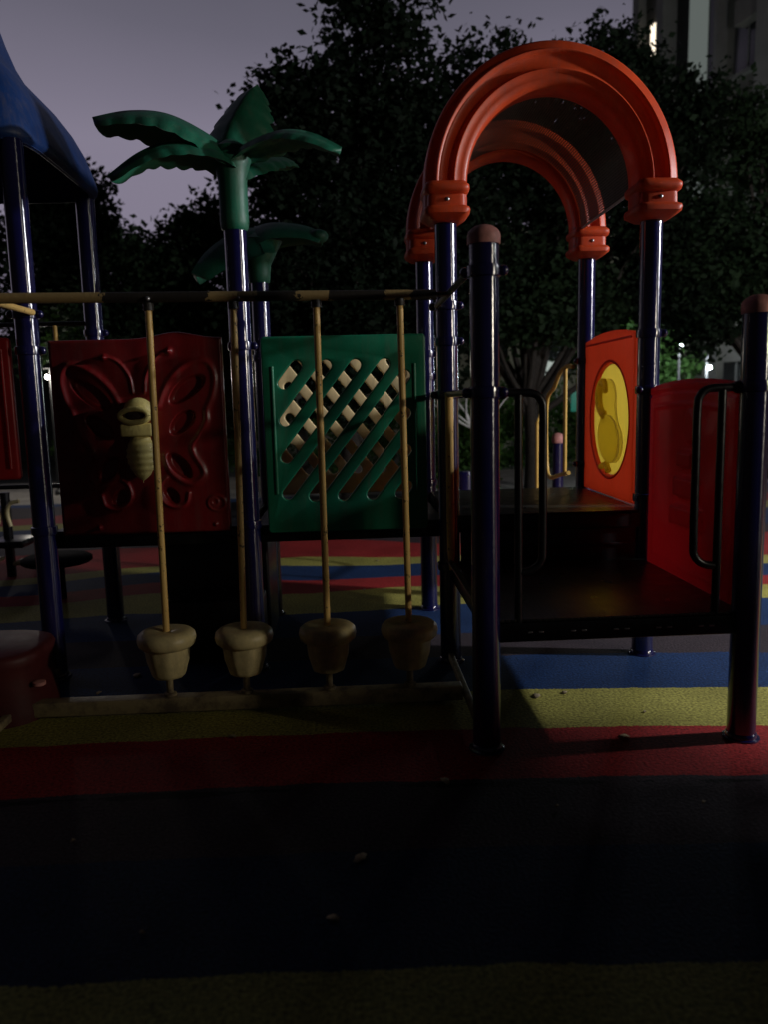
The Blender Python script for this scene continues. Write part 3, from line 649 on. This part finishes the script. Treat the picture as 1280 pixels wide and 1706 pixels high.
t = thing('newel_post', 'short far navy post standing left of the tall capped post gap', 'post', (1.37, 9.0, 0))
MB().lathe([(.11, 0), (.11, .60)], n=20).build('shaft', M['post'], t)
MB().lathe([(.112, .60), (.10, .63), (.02, .64)], n=20).build('cap', M['post'], t)

t = thing('guard_rail', 'yellow guard rail with thin uprights behind the left post, under the blue roof', 'guard rail', (-2.2, YE, 0))
MB().tube([(-.5, 0, 2.02), (.5, 0, 2.02)], .015, 12).build('guard_top', M['black'], t)
MB().tube([(-.5, 0, .95), (.5, 0, .95)], .015, 12).build('guard_bottom', M['black'], t)
for xx in (.3,): MB().tube([(xx, -.001, 2.01), (xx, -.001, .96)], .014, 12).build('upright', M['yellowrail'], t)
# dark enclosed unit below the butterfly panel and other low dark pieces
t = thing('step_unit', 'black enclosed step box under the red butterfly panel', 'steps')
MB().box((-1.16, 4.72, 0), (-.50, 5.25, .66), .02).build('step_box', M['black'], t)
MB().box((-1.10, 4.46, 0), (-.52, 4.715, .35), .02).build('lower_step', M['black'], t)
t = thing('stepping_disc', 'flat black stepping disc near the ground at the far left', 'stepping disc', (-2.28, 6.1, 0))
MB().lathe([(.05, 0), (.05, .27), (.24, .28), (.262, .295), (.262, .32), (.24, .335), (.0, .34)], n=36).build('disc_pad', M['matblack'], t)
# red plastic stepping stool at the bridge end
t = thing('step_stool', 'red rounded plastic step with shade in its colour at the left end of the bridge', 'step stool')
def stool():
    lv = [(0.0, 1.0), (.05, 1.0), (.20, .93), (.27, .97), (.305, 1.0), (.325, .97), (.335, .90)]; m = 48; V = []; F = []
    for z, s in lv:
        for k in range(m):
            a = 2 * PI * k / m; ca, sa = math.cos(a), math.sin(a); e = .62
            V.append((-1.86 + .36 * s * math.copysign(abs(ca) ** e, ca), 3.80 + .27 * s * math.copysign(abs(sa) ** e, sa), z))
    for i in range(len(lv) - 1):
        for k in range(m): F.append((i * m + k, i * m + (k + 1) % m, (i + 1) * m + (k + 1) % m, (i + 1) * m + k))
    F.append(tuple(range(m))); F.append(tuple(range((len(lv) - 1) * m, len(lv) * m)))
    MB().add(V, F).build('step_body', M['shadedred'], t, angle=60)
    MB().lathe([(.03, .0), (.03, .016), (.012, .02)], (-1.50, 3.66, .17), 12).build('bolt', M['cap'], t)
stool()

# ------------------------------------------------------------------ fitness machine far left
t = thing('exercise_machine', 'cream and black outdoor exercise machine at the far left edge', 'exercise machine', (-3.02, 7.0, 0))
MB().lathe([(.04, 0), (.04, .75)], n=14).box((-.12, -.2, .28), (.2, .2, .34), .02).build('frame', M['black'], t)
o = MB().lathe([(.02, -.03), (.09, -.03), (.12, -.01), (.12, .01), (.09, .03), (.02, .03)], n=24).build('wheel', M['pod'], t); o.rotation_euler = (PI / 2, 0, .4); o.location = (-.12, -.12, .55)
MB().tube(bez([(.16, -.1, .68), (.08, -.1, .66), (.05, -.1, .58), (.07, -.1, .46)], 6), .018, 10).build('handle', M['pod'], t)
MB().box((-.12, -.3, .17), (0, -.1, .20), .01).build('pedal', M['pod'], t); MB().box((.14, -.3, .15), (.28, -.1, .18), .01).build('pedal', M['pod'], t)

# ------------------------------------------------------------------ palm top and leaf top
def blade(mb, path, wf, droop=.35, th=.022, n=10, nv=None, scal=0, nsc=7, side=None):
    P = bez(path, n); N = len(P); sec = 9
    V = []; F = []
    up_ = Vector((0, 0, 1))
    for i, p in enumerate(P):
        s = i / (N - 1); tdir = (P[min(i + 1, N - 1)] - P[max(i - 1, 0)]).normalized()
        sd = side.normalized() if side else tdir.cross(up_)
        if sd.length < .1: sd = Vector((1, 0, 0))
        sd = (sd - tdir * sd.dot(tdir)).normalized(); nn = sd.cross(tdir).normalized()
        if nn.z < 0 and not side: nn = -nn
        w_ = wf(s) * (1 + scal * abs(math.sin(s * PI * nsc)))
        tk = th * (1 - .5 * s)
        top = []; bot = []
        for k in range(sec):
            q = -1 + 2 * k / (sec - 1); dr_ = -droop * w_ * abs(q) ** 1.4; e_ = math.sqrt(max(0, 1 - abs(q) ** 4))
            rib = .012 * math.exp(-(q / .15) ** 2)
            top.append(p + sd * (q * w_) + nn * (dr_ + tk * e_ + rib)); bot.append(p + sd * (q * w_ * .98) + nn * (dr_ - tk * e_ * .6))
        V += top + bot[::-1]
    m = sec * 2
    for i in range(N - 1):
        for k in range(m): F.append((i * m + k, i * m + (k + 1) % m, (i + 1) * m + (k + 1) % m, (i + 1) * m + k))
    F.append(tuple(range(m))); F.append(tuple(range((N - 1) * m, N * m)))
    return mb.add(V, F)
hx, hy = XG[0], YC
wl = lambda a: (lambda s: a * (.55 + .45 * math.sin(PI * min(1, s * 1.25)) if s < .4 else 1.0) * (1 if s < .45 else 1 - (s - .45) * 1.15) * (1 if s < .9 else math.sqrt(max(.02, 1 - ((s - .9) / .102) ** 2))))
t = thing('palm_topper', 'dark green plastic palm crown with five drooping leaves on the navy post', 'palm topper', (hx, hy, 0))
MB().lathe([(.060, 2.355), (.070, 2.365), (.076, 2.40), (.073, 2.44), (.074, 2.60), (.085, 2.66), (.10, 2.70), (.09, 2.76), (.03, 2.80)], n=36).build('trunk_sleeve', M['palm'], t)
leaves = [
 ([(0, 0, 2.70), (-.13, -.03, 2.80), (-.30, -.08, 2.875), (-.47, -.12, 2.88), (-.635, -.16, 2.84)], .165, .6, None),
 ([(0, 0, 2.68), (-.12, -.10, 2.72), (-.27, -.18, 2.71), (-.40, -.24, 2.65), (-.54, -.28, 2.54)], .115, .5, None),
 ([(-.01, .0, 2.70), (-.01, .06, 2.83), (.04, .13, 2.97), (.09, .19, 3.08), (.135, .22, 3.13)], .155, .55, Vector((1, -.25, -.2))),
 ([(0, 0, 2.70), (.13, -.06, 2.755), (.28, -.14, 2.775), (.42, -.22, 2.735), (.555, -.28, 2.655)], .10, .40, None),
 ([(0, 0, 2.62), (.08, .10, 2.70), (.16, .22, 2.76), (.24, .34, 2.79), (.30, .42, 2.79)], .10, .45, None),
]
for path, wd, dr_, sd_ in leaves:
    blade(MB(), path, wl(wd), dr_, .026, 10, scal=.2, side=sd_).build('leaf', M['palm'], t, angle=75)
hx2, hy2 = XG[0], YE
t = thing('leaf_topper', 'smaller green plastic leaf top on the rear post behind the palm', 'leaf topper', (hx2, hy2, 0))
MB().lathe([(.060, 2.255), (.070, 2.265), (.074, 2.31), (.08, 2.37), (.12, 2.45), (.16, 2.52), (.10, 2.56)], n=32).build('trunk_sleeve', M['palm'], t)
blade(MB(), [(0.06, 0, 2.56), (-.06, -.05, 2.56), (-.18, -.12, 2.50), (-.30, -.18, 2.40), (-.385, -.22, 2.28)], lambda s: .21 * math.sin(PI * (.35 + .5 * s)), .75, .03, 10).build('leaf', M['palm'], t, angle=75)
blade(MB(), [(-.06, 0, 2.555), (.08, -.01, 2.60), (.22, -.03, 2.595), (.34, -.05, 2.57), (.43, -.06, 2.525)], lambda s: .20 * (1 - .6 * s), .6, .03, 10).build('leaf', M['palm'], t, angle=75)
MB().ball((.40, -.07, 2.535), .06, 10, (1.1, 1.1, .75)).build('leaf_tip', M['palm'], t)

# ------------------------------------------------------------------ blue roof
t = thing('tower_roof', 'blue plastic bell shaped tower roof in the upper left corner', 'roof', (-2.21, 4.83, 0))
def roof():
    prof = [(.64, 2.80), (.675, 2.815), (.68, 2.84), (.675, 2.87), (.655, 2.94), (.625, 3.03), (.575, 3.13), (.505, 3.23), (.43, 3.31), (.375, 3.37), (.335, 3.45), (.30, 3.56), (.25, 3.75), (.18, 4.0), (.10, 4.25), (.02, 4.4)]
    inn = [(s - .02, z - .012) for s, z in prof if z > 2.81][::-1]
    m = 64; V = []; F = []; pp = prof + inn + [(.63, 2.803)]
    for s, z in pp:
        for k in range(m):
            a = 2 * PI * (k + .5) / m; ca, sa = math.cos(a), math.sin(a); e = .28 + .5 * max(0, (z - 3.3)) ** .5 * .6
            V.append((s * math.copysign(abs(ca) ** e, ca), s * math.copysign(abs(sa) ** e, sa), z))
    for i in range(len(pp) - 1):
        for k in range(m): F.append((i * m + k, i * m + (k + 1) % m, (i + 1) * m + (k + 1) % m, (i + 1) * m + k))
    MB().add(V, F).build('roof_shell', M['blue'], t, angle=60)
roof()

# ------------------------------------------------------------------ trees
def leaves_mesh(blobs, n, size, rng, name, m, parent, loc=None, sub=34, spread=.16):
    """blobs: (x,y,z, rx,ry,rz, weight). leaf quads gathered in twig clusters through the volume"""
    V = np.zeros((n, 4, 3)); wts = np.array([b[6] for b in blobs], float); wts /= wts.sum()
    nc = max(4, n // sub); bi = rng.choice(len(blobs), nc, p=wts)
    d = rng.normal(size=(nc, 3)); d /= np.linalg.norm(d, axis=1)[:, None]; rad = rng.random(nc) ** .42
    B = np.array([b[:6] for b in blobs]); cc = B[bi, :3] + d * rad[:, None] * B[bi, 3:6]
    ci = rng.integers(0, nc, n); P = cc[ci] + rng.normal(size=(n, 3)) * spread * np.array([1, 1, .75])
    a = rng.normal(size=(n, 3)); a[:, 2] *= .6; a /= np.linalg.norm(a, axis=1)[:, None]
    b = rng.normal(size=(n, 3)); b -= a * (a * b).sum(1)[:, None]; b /= np.linalg.norm(b, axis=1)[:, None]
    s = size * (.6 + .8 * rng.random(n))[:, None]
    V[:, 0] = P - a * s; V[:, 1] = P + b * s * .6 - a * s * .1; V[:, 2] = P + a * s; V[:, 3] = P - b * s * .6 - a * s * .1
    me = bpy.data.meshes.new(name); me.vertices.add(n * 4); me.loops.add(n * 4); me.polygons.add(n)
    me.vertices.foreach_set('co', V.reshape(-1)); me.loops.foreach_set('vertex_index', np.arange(n * 4, dtype=np.int32))
    me.polygons.foreach_set('loop_start', np.arange(0, n * 4, 4, dtype=np.int32)); me.update(); me.validate()
    me.materials.append(m); o = bpy.data.objects.new(name, me); C.objects.link(o); o.parent = parent
    if loc: o.location = loc
    return o
def tree(label, x, y, blobs, n, size, m, seed, trunk=(.14, 2.0), limbs=True, cat='tree', sub=34, spread=.16, name='broadleaf_tree', group='trees behind the play structure'):
    rng = np.random.default_rng(seed); rd = random.Random(seed)
    t = thing(name, label, cat, (x, y, -.3), group)
    tr, th = trunk; mb = MB()
    mb.tube(bez([(0, 0, 0), (.03, .02, th * .5), (-.02, .03, th)], 5), [tr * (1.15 - .35 * i / 10) for i in range(11)], 12)
    mb.build('trunk', M['trunk'], t)
    if limbs:
        mb = MB()
        for b in blobs:
            for j in range(2):
                e_ = Vector((b[0] + rd.uniform(-.6, .6) * b[3], b[1] + rd.uniform(-.6, .6) * b[4], b[2] + rd.uniform(-.3, .7) * b[5]))
                s = Vector((-.02, .03, th - rd.uniform(0, .35))); mid = s.lerp(e_, .45) + Vector((rd.uniform(-.2, .2), rd.uniform(-.2, .2), rd.uniform(-.1, .25)))
                P = bez([s, mid, e_], 6); mb.tube(P, [tr * .5 * (1 - .85 * i / (len(P) - 1)) for i in range(len(P))], 7)
        mb.build('limb', M['trunk'], t)
    leaves_mesh(blobs, n, size, rng, 'crown', m, t, sub=sub, spread=spread)
    return t
# centre tall tree (silhouetted against the sky)
tree('tall dark broadleaf tree behind the palm top, cut off by the photo top', .05, 11.4, [(.6, 0, 6.7, .75, .8, 1.2, 1.3), (.1, .2, 5.6, 1.1, 1.0, .9, 2), (1.1, .2, 5.1, 1.2, 1, 1.1, 2.2), (-.75, 0, 5.75, .55, .6, .45, .5), (-.9, 0, 4.9, .6, .8, .5, .8), (.2, .1, 4.1, 1.3, 1.1, 1.0, 2.4), (-.2, 0, 3.2, 1.5, 1.0, .9, 2.3), (1.2, .2, 3.5, 1.2, 1., 1.1, 2.2), (.2, 0, 2.2, 1.6, .9, .8, 1.6)], 46000, .056, M['leafA'], 3, (.17, 2.6), sub=60, spread=.17)
tree('wide dark tree directly behind the orange arch', 3.0, 12.6, [(-.6, 0, 6.2, 1.2, 1, .9, 1.6), (.9, 0, 6.1, 1.0, 1, 1.0, 1.5), (2.0, .1, 5.9, 1.0, 1, .9, 1.3), (1.25, 0, 6.8, .45, .5, .6, .5), (0, 0, 4.9, 1.6, 1.2, 1.1, 2.5), (1.7, 0, 4.6, 1.4, 1.2, 1.2, 2.4), (-1.3, .1, 4.4, 1.0, 1, 1.2, 1.6), (.2, .2, 3.4, 1.6, 1.1, .8, 1.6), (2.2, .2, 3.2, 1.3, 1.1, .9, 1.4)], 50000, .056, M['leafA'], 5, (.13, 1.7), sub=60, spread=.17)
tree('dim green tree at the right edge in front of the tower block', 7.15, 12.8, [(-.75, 0, 5.75, 1.3, 1.1, .75, 1.6), (.05, 0, 4.6, 1.3, 1.1, 1.2, 2), (-1.55, 0, 3.9, 1.3, 1.1, 1.1, 2), (-.15, 0, 3.5, 1.5, 1.1, .8, 2), (-1.75, 0, 3.5, 1.1, 1.0, .5, 1.)], 30000, .055, M['leafB'], 7, (.13, 1.8), sub=50, spread=.16)
tree('small dark tree beside the blue roof at the left', -4.9, 15, [(0, 0, 5.3, .75, .8, .9, 1.5), (.45, 0, 4.3, .8, .9, .9, 1.3), (-.5, 0, 4.2, 1.1, 1, 1.3, 1.7), (.1, 0, 3.1, 1.4, 1, .9, 1.6)], 26000, .065, M['leafA'], 11, (.13, 2.2))
tree('paler feathery tree between the palm leaves and the blue roof tree', -2.7, 13, [(.75, 0, 4.35, .75, .8, .6, 1.0), (-.1, 0, 3.95, .8, .8, .6, 1.1), (.3, 0, 3.1, 1.5, 1, .8, 2), (-.9, 0, 2.9, 1.0, .9, .8, 1.2), (.2, 0, 2.2, 1.7, 1, .7, 1.6)], 32000, .054, M['leafB'], 13, (.12, 1.7))
tree('low tree with bare forked trunks between the capped post and the far rail', 2.85, 12.0, [(-.3, 0, 3.0, .9, .7, .45, 1), (.5, 0, 3.1, .8, .7, .45, 1), (0, 0, 3.6, 1.0, .8, .5, 1)], 11000, .055, M['leafB'], 17, (.10, 1.85))
tree('lamp lit young tree beside the white lamp on the right', 8.0, 22.0, [(-.7, 0, 2.6, .9, .7, .8, 1.4), (.7, 0, 2.5, 1.3, .7, .6, 1.3), (0, 0, 3.6, 1.8, .8, .8, 2.2)], 8000, .08, M['leafC'], 19, (.09, 1.3))
tree('shadowy tree far behind the green panel', -.9, 15.5, [(0, 0, 3.0, 1.8, 1, 1.2, 2), (1.9, 0, 3.2, 1.5, 1, 1.2, 2), (-1.5, 0, 2.2, 1.3, 1, 1.0, 1)], 11000, .10, M['leafA'], 23, (.14, 1.6))
tree('unseen leafy young tree added just outside the right edge to shade the near ground', 4.9, 1.9, [(0, .4, 3.05, .6, .78, .65, 1), (0, 1.2, 3.07, .25, .18, .22, .18)], 10000, .07, M['leafB'], 77, (.06, 1.2))  # added blocker: its crown keeps the tall lamp off the near ground
# shrubs
def shrub(label, x, y, rx, ry, h, n, seed, m=None):
    rng = np.random.default_rng(seed); t = thing('shrub', label, 'shrub', (x, y, -.3), 'shrubs along the path')
    MB().tube([(0, 0, 0), (.02, 0, h * .5)], [.03, .015], 8).build('stem', M['trunk'], t)
    leaves_mesh([(0, 0, h * .55, rx, ry, h * .5, 1)], n, .055, rng, 'foliage', m or M['leafC'], t, sub=26, spread=.09)
hs = [(-5.2, .9, 1.3, 'shrub at the far left behind the exercise machine'), (-3.4, 1.0, 1.4, 'shrub behind the left posts'), (-1.6, 1.1, 1.5, 'shrub seen between butterfly and green panels'), (.2, 1.0, 1.4, 'shrub behind the green lattice'), (1.9, .9, 1.35, 'bright green shrub left of the tall capped post'), (3.3, .9, 1.7, 'dark hedge bush behind the black handrail'), (4.6, .9, 1.75, 'dark hedge bush behind the yellow stair rail'), (6.3, 1.1, 1.3, 'shrub behind the red side panel'), (8.4, 1.2, 1.4, 'shrub at the far right')]
for i, (x, rx, h, lb) in enumerate(hs): shrub(lb, x, 16.6 + (i % 2) * .4, rx, .55, h + .35, 3800, 40 + i)
shrub('bushy green plant lit beside the arch post', 1.55, 10.9, .5, .4, 1.5, 2600, 60)
# pale bare twigs lit white
t = thing('bare_plant', 'pale bare branching twigs lit white left of the tall capped post', 'plant', (1.75, 10.4, -.3))
mb = MB(); rd = random.Random(4)
for j in range(9):
    a = rd.uniform(-.9, .9); L_ = rd.uniform(.5, .9)
    p = Vector((0, 0, 1.35)); e_ = p + Vector((math.sin(a) * L_ - .15, rd.uniform(-.1, .1), math.cos(a) * L_ * .8))
    P = bez([p, p.lerp(e_, .5) + Vector((rd.uniform(-.08, .08), 0, -.07)), e_], 5); mb.tube(P, [.022 * (1 - .8 * i / 10) for i in range(11)], 6)
mb.tube([(0, 0, 0), (.02, 0, .7), (0, 0, 1.38)], [.04, .032, .024], 8); mb.build('twigs', M['white'], t)

# ------------------------------------------------------------------ buildings
def tower():
    # facade running away to the left; local x along the wall, +y normal faces the camera side
    d = Vector((-math.sin(R(12.6)), math.cos(R(12.6)), 0)); p0 = Vector((11.9, 20.0, 0)); L_ = 17.5; H = 30
    t = thing('apartment_building', 'tall pale apartment tower with dark bays and one lit window at the upper right', 'building', p0)
    t.rotation_euler = (0, 0, math.atan2(d.y, d.x))
    # local: x = along d, y = to the left of d (towards camera -x side) is +y
    MB().box((-9, -10, -.3), (7.8, 0, H)).build('wall', M['stone'], t, smooth=False)
    for x0, x1, y1 in ((-7.4, -6.8, .6), (-3.2, -2.6, .6), (1.0, 1.6, .6), (3.45, 3.62, .35), (5.75, 6.1, .55), (7.45, 7.8, .3)):
        MB().box((x0, .002, -.3), (x1, y1, H)).build('pier', M['pale'], t, smooth=False)
    for x0, x1 in ((-5.4, -4.4), (4.25, 5.05)):
        MB().box((x0, .002, 5.0), (x1, .12, H - 1), .01).build('stair_glazing', M['stairlit'], t, smooth=False)
    for x0, x1 in ((3.63, 4.24), (5.06, 5.74)):
        MB().box((x0, .002, 2.0), (x1, .05, H - .5)).build('dark_bay', M['darkglass'], t, smooth=False)
    for f in range(8):
        z = 1.2 + f * 3.0
        for x in (-6.4, -1.9, -.3, 1.9):
            fr = MB().box((x, .003, z), (x + 1.15, .07, z + 1.6), .01).build('window', M['darkglass'], t)
            MB().box((x - .08, .004, z - .12), (x + 1.23, .16, z - .01)).build('sill', M['pale'], fr, smooth=False)
            MB().box((x + .55, .071, z), (x + .61, .09, z + 1.6)).build('window_bar', M['pale'], fr, smooth=False)
            MB().box((x, .071, z + 1.1), (x + .54, .088, z + 1.15)).build('window_bar', M['pale'], fr, smooth=False)
    MB().box((6.75, .07, 11.9), (7.0, .14, 13.2)).build('lit_window', emit('lit_window_glow', (1.0, .86, .66), 1.7), t, smooth=False)
    MB().box((6.25, .07, 12.3), (6.62, .14, 13.7)).build('lit_window', emit('lit_curtain_glow', (.85, .9, .82), .45), t, smooth=False)
    for f in range(7):
        z = 2.6 + f * 3.0
        MB().box((-2.5, .003, z), (.9, .5, z + .7), .02).build('balcony', M['stone'], t, smooth=False)
        MB().box((1.75, .003, z - .3), (2.7, .4, z + .35), .02).build('balcony', M['stone'], t, smooth=False)
tower()
t = thing('low_building', 'beige plastered building glimpsed through the trees behind the deck', 'building', (5.2, 26, -.3))
MB().box((-9, 0, 0), (5.5, 6, 7.2)).build('wall', M['wallcol'], t, smooth=False)
for x, z, w_, h_, e_ in ((-3.9, 5.2, .5, .7, 1.6), (-3.75, 3.7, .55, .8, 1.6), (-5.8, 4.9, .4, .6, .7), (-.4, 5.3, .5, .8, .5), (3.9, 5.0, .5, .8, .5), (1.2, 2.0, .6, .9, .4)):
    MB().box((x, -.10, z), (x + w_, -.02, z + h_)).build('lit_window', emit('lit_window_glow', (.88, 1.0, .92), e_), t, smooth=False)
for k in range(6):
    w_ = MB().box((-8 + k * 2.3, -.05, 2.6), (-6.7 + k * 2.3, .01, 4.2)).build('window', M['darkglass'], t, smooth=False)
    MB().box((-8.1 + k * 2.3, -.12, 2.5), (-6.6 + k * 2.3, -.052, 2.58)).build('sill', M['stone'], w_, smooth=False)
# small lit canopy and teal sheet in the far gap
t = thing('market_canopy', 'small pale blue canopy glimpsed beyond the hedge between the handrails', 'canopy', (4.35, 18.0, 0))
MB().box((-.55, 0, 1.50), (.55, .8, 1.56), .01).build('canopy_sheet', M['white'], t); MB().tube([(-.5, .05, -.3), (-.5, .05, 1.5)], .03, 8).build('pole', M['steel'], t); MB().tube([(.5, .05, -.3), (.5, .05, 1.5)], .03, 8).build('pole', M['steel'], t)
t = thing('banner', 'small bright teal sheet hanging left of the orange panel', 'banner', (4.13, 14.0, 0))
MB().box((-.09, -.01, 1.18), (.12, .01, 1.60), .004).build('banner_sheet', M['teal'], t); MB().tube([(.13, 0, -.3), (.13, 0, 1.65)], .015, 8).build('pole', M['steel'], t)
t = thing('bollard', 'short pale bollard behind the far left post', 'bollard', (-3.42, 9.0, 0))
MB().lathe([(.06, 0), (.06, .74), (.045, .77), (.01, .775)], n=16).build('shaft', M['steel'], t)
t = thing('low_building', 'long dark low building added beyond the trees at the left to block the sky glow', 'building', (-17, 27, -.3))  # added dark block that keeps bright sky out of the left gaps
MB().box((-14, 0, 0), (11.5, 6, 4.2)).build('wall', mat('dark_backdrop', (.05, .05, .05), .9), t, smooth=False)
for k in range(7): MB().box((-12 + k * 3.2, -.05, 1.6), (-10.8 + k * 3.2, .01, 3.0)).build('window', M['darkglass'], t, smooth=False)
t = thing('hedge', 'unseen low hedge added outside the right edge, near the camera, to shade the ground', 'hedge', (4.2, .35, 0))  # added blocker: keeps the warm fill lamp off the near ground
rng_ = np.random.default_rng(88)
leaves_mesh([(0, -2.0 + .35 * k, .82 + (.13 if k < 7 else (.09 if k < 8 else .02)), .26, .3, .70, 1) for k in range(10)], 24000, .055, rng_, 'foliage', M['leafC'], t, sub=20, spread=.07)
MB().box((-.03, -1.7, 0), (.03, 1.6, .8), .02).build('stem', M['trunk'], t)

# ------------------------------------------------------------------ fallen leaves
lf = [(-1.196, 4.211, .05, 'pale fallen leaf left of the first hanging step'), (-1.326, 3.966, .03, 'small curled fallen leaf near the lower rail'), (1.163, 3.169, .035, 'round pale fallen leaf on the red stripe by the right post'), (.341, 2.849, .04, 'dry leaf on the edge of the red stripe'), (.001, 2.359, .045, 'dark dry leaf alone on the purple stripe'), (-.082, 2.065, .03, 'small dark leaf on the near blue stripe'), (.902, 3.673, .045, 'pale leaf on the lit yellow stripe'), (-.55, 3.35, .03, 'tiny leaf on the shaded yellow stripe'), (1.05, 3.70, .03, 'small dark leaf right of the pale one on the yellow stripe')]
lf += [(-.98, 2.55, .014, 'tiny pale scrap on the dark stripe at the left, below the first step'), (-.62, 2.05, .013, 'tiny scrap alone on the near blue stripe at the left'), (.72, 2.62, .014, 'tiny scrap on the purple stripe below the tall capped post'), (1.25, 2.6, .014, 'tiny scrap on the purple stripe at the right edge'), (.30, 1.62, .014, 'tiny scrap on the olive strip at the bottom of the photo'), (1.35, 3.42, .016, 'small scrap at the far right of the lit yellow stripe'), (.25, 7.1, .03, 'small scrap on the far yellow stripe under the green panel'), (.1, 6.0, .03, 'small scrap on the middle yellow stripe under the green panel')]
for i, (x, y, s, lb) in enumerate(lf):
    rd = random.Random(i); V = []; F = []; n = 12
    for j in range(n):
        a = 2 * PI * j / n; r = .72 * s * (1 if j % 2 else .82) * (1.25 if j == 0 else 1)
        V.append((r * math.cos(a), r * .6 * math.sin(a), .003 + .008 * abs(math.sin(a)) * rd.uniform(.4, 1)))
    V.append((0, 0, .004)); F = [(j, (j + 1) % n, n) for j in range(n)]
    o = MB().add(V, F).build('fallen_leaf', M['leafdead'], None); o.location = (x, y, .001); o.rotation_euler = (0, 0, rd.uniform(0, 6)); tag(o, lb, 'leaf', 'fallen leaves on the rubber surface')
    sm = o.modifiers.new('t', 'SOLIDIFY'); sm.thickness = .0015
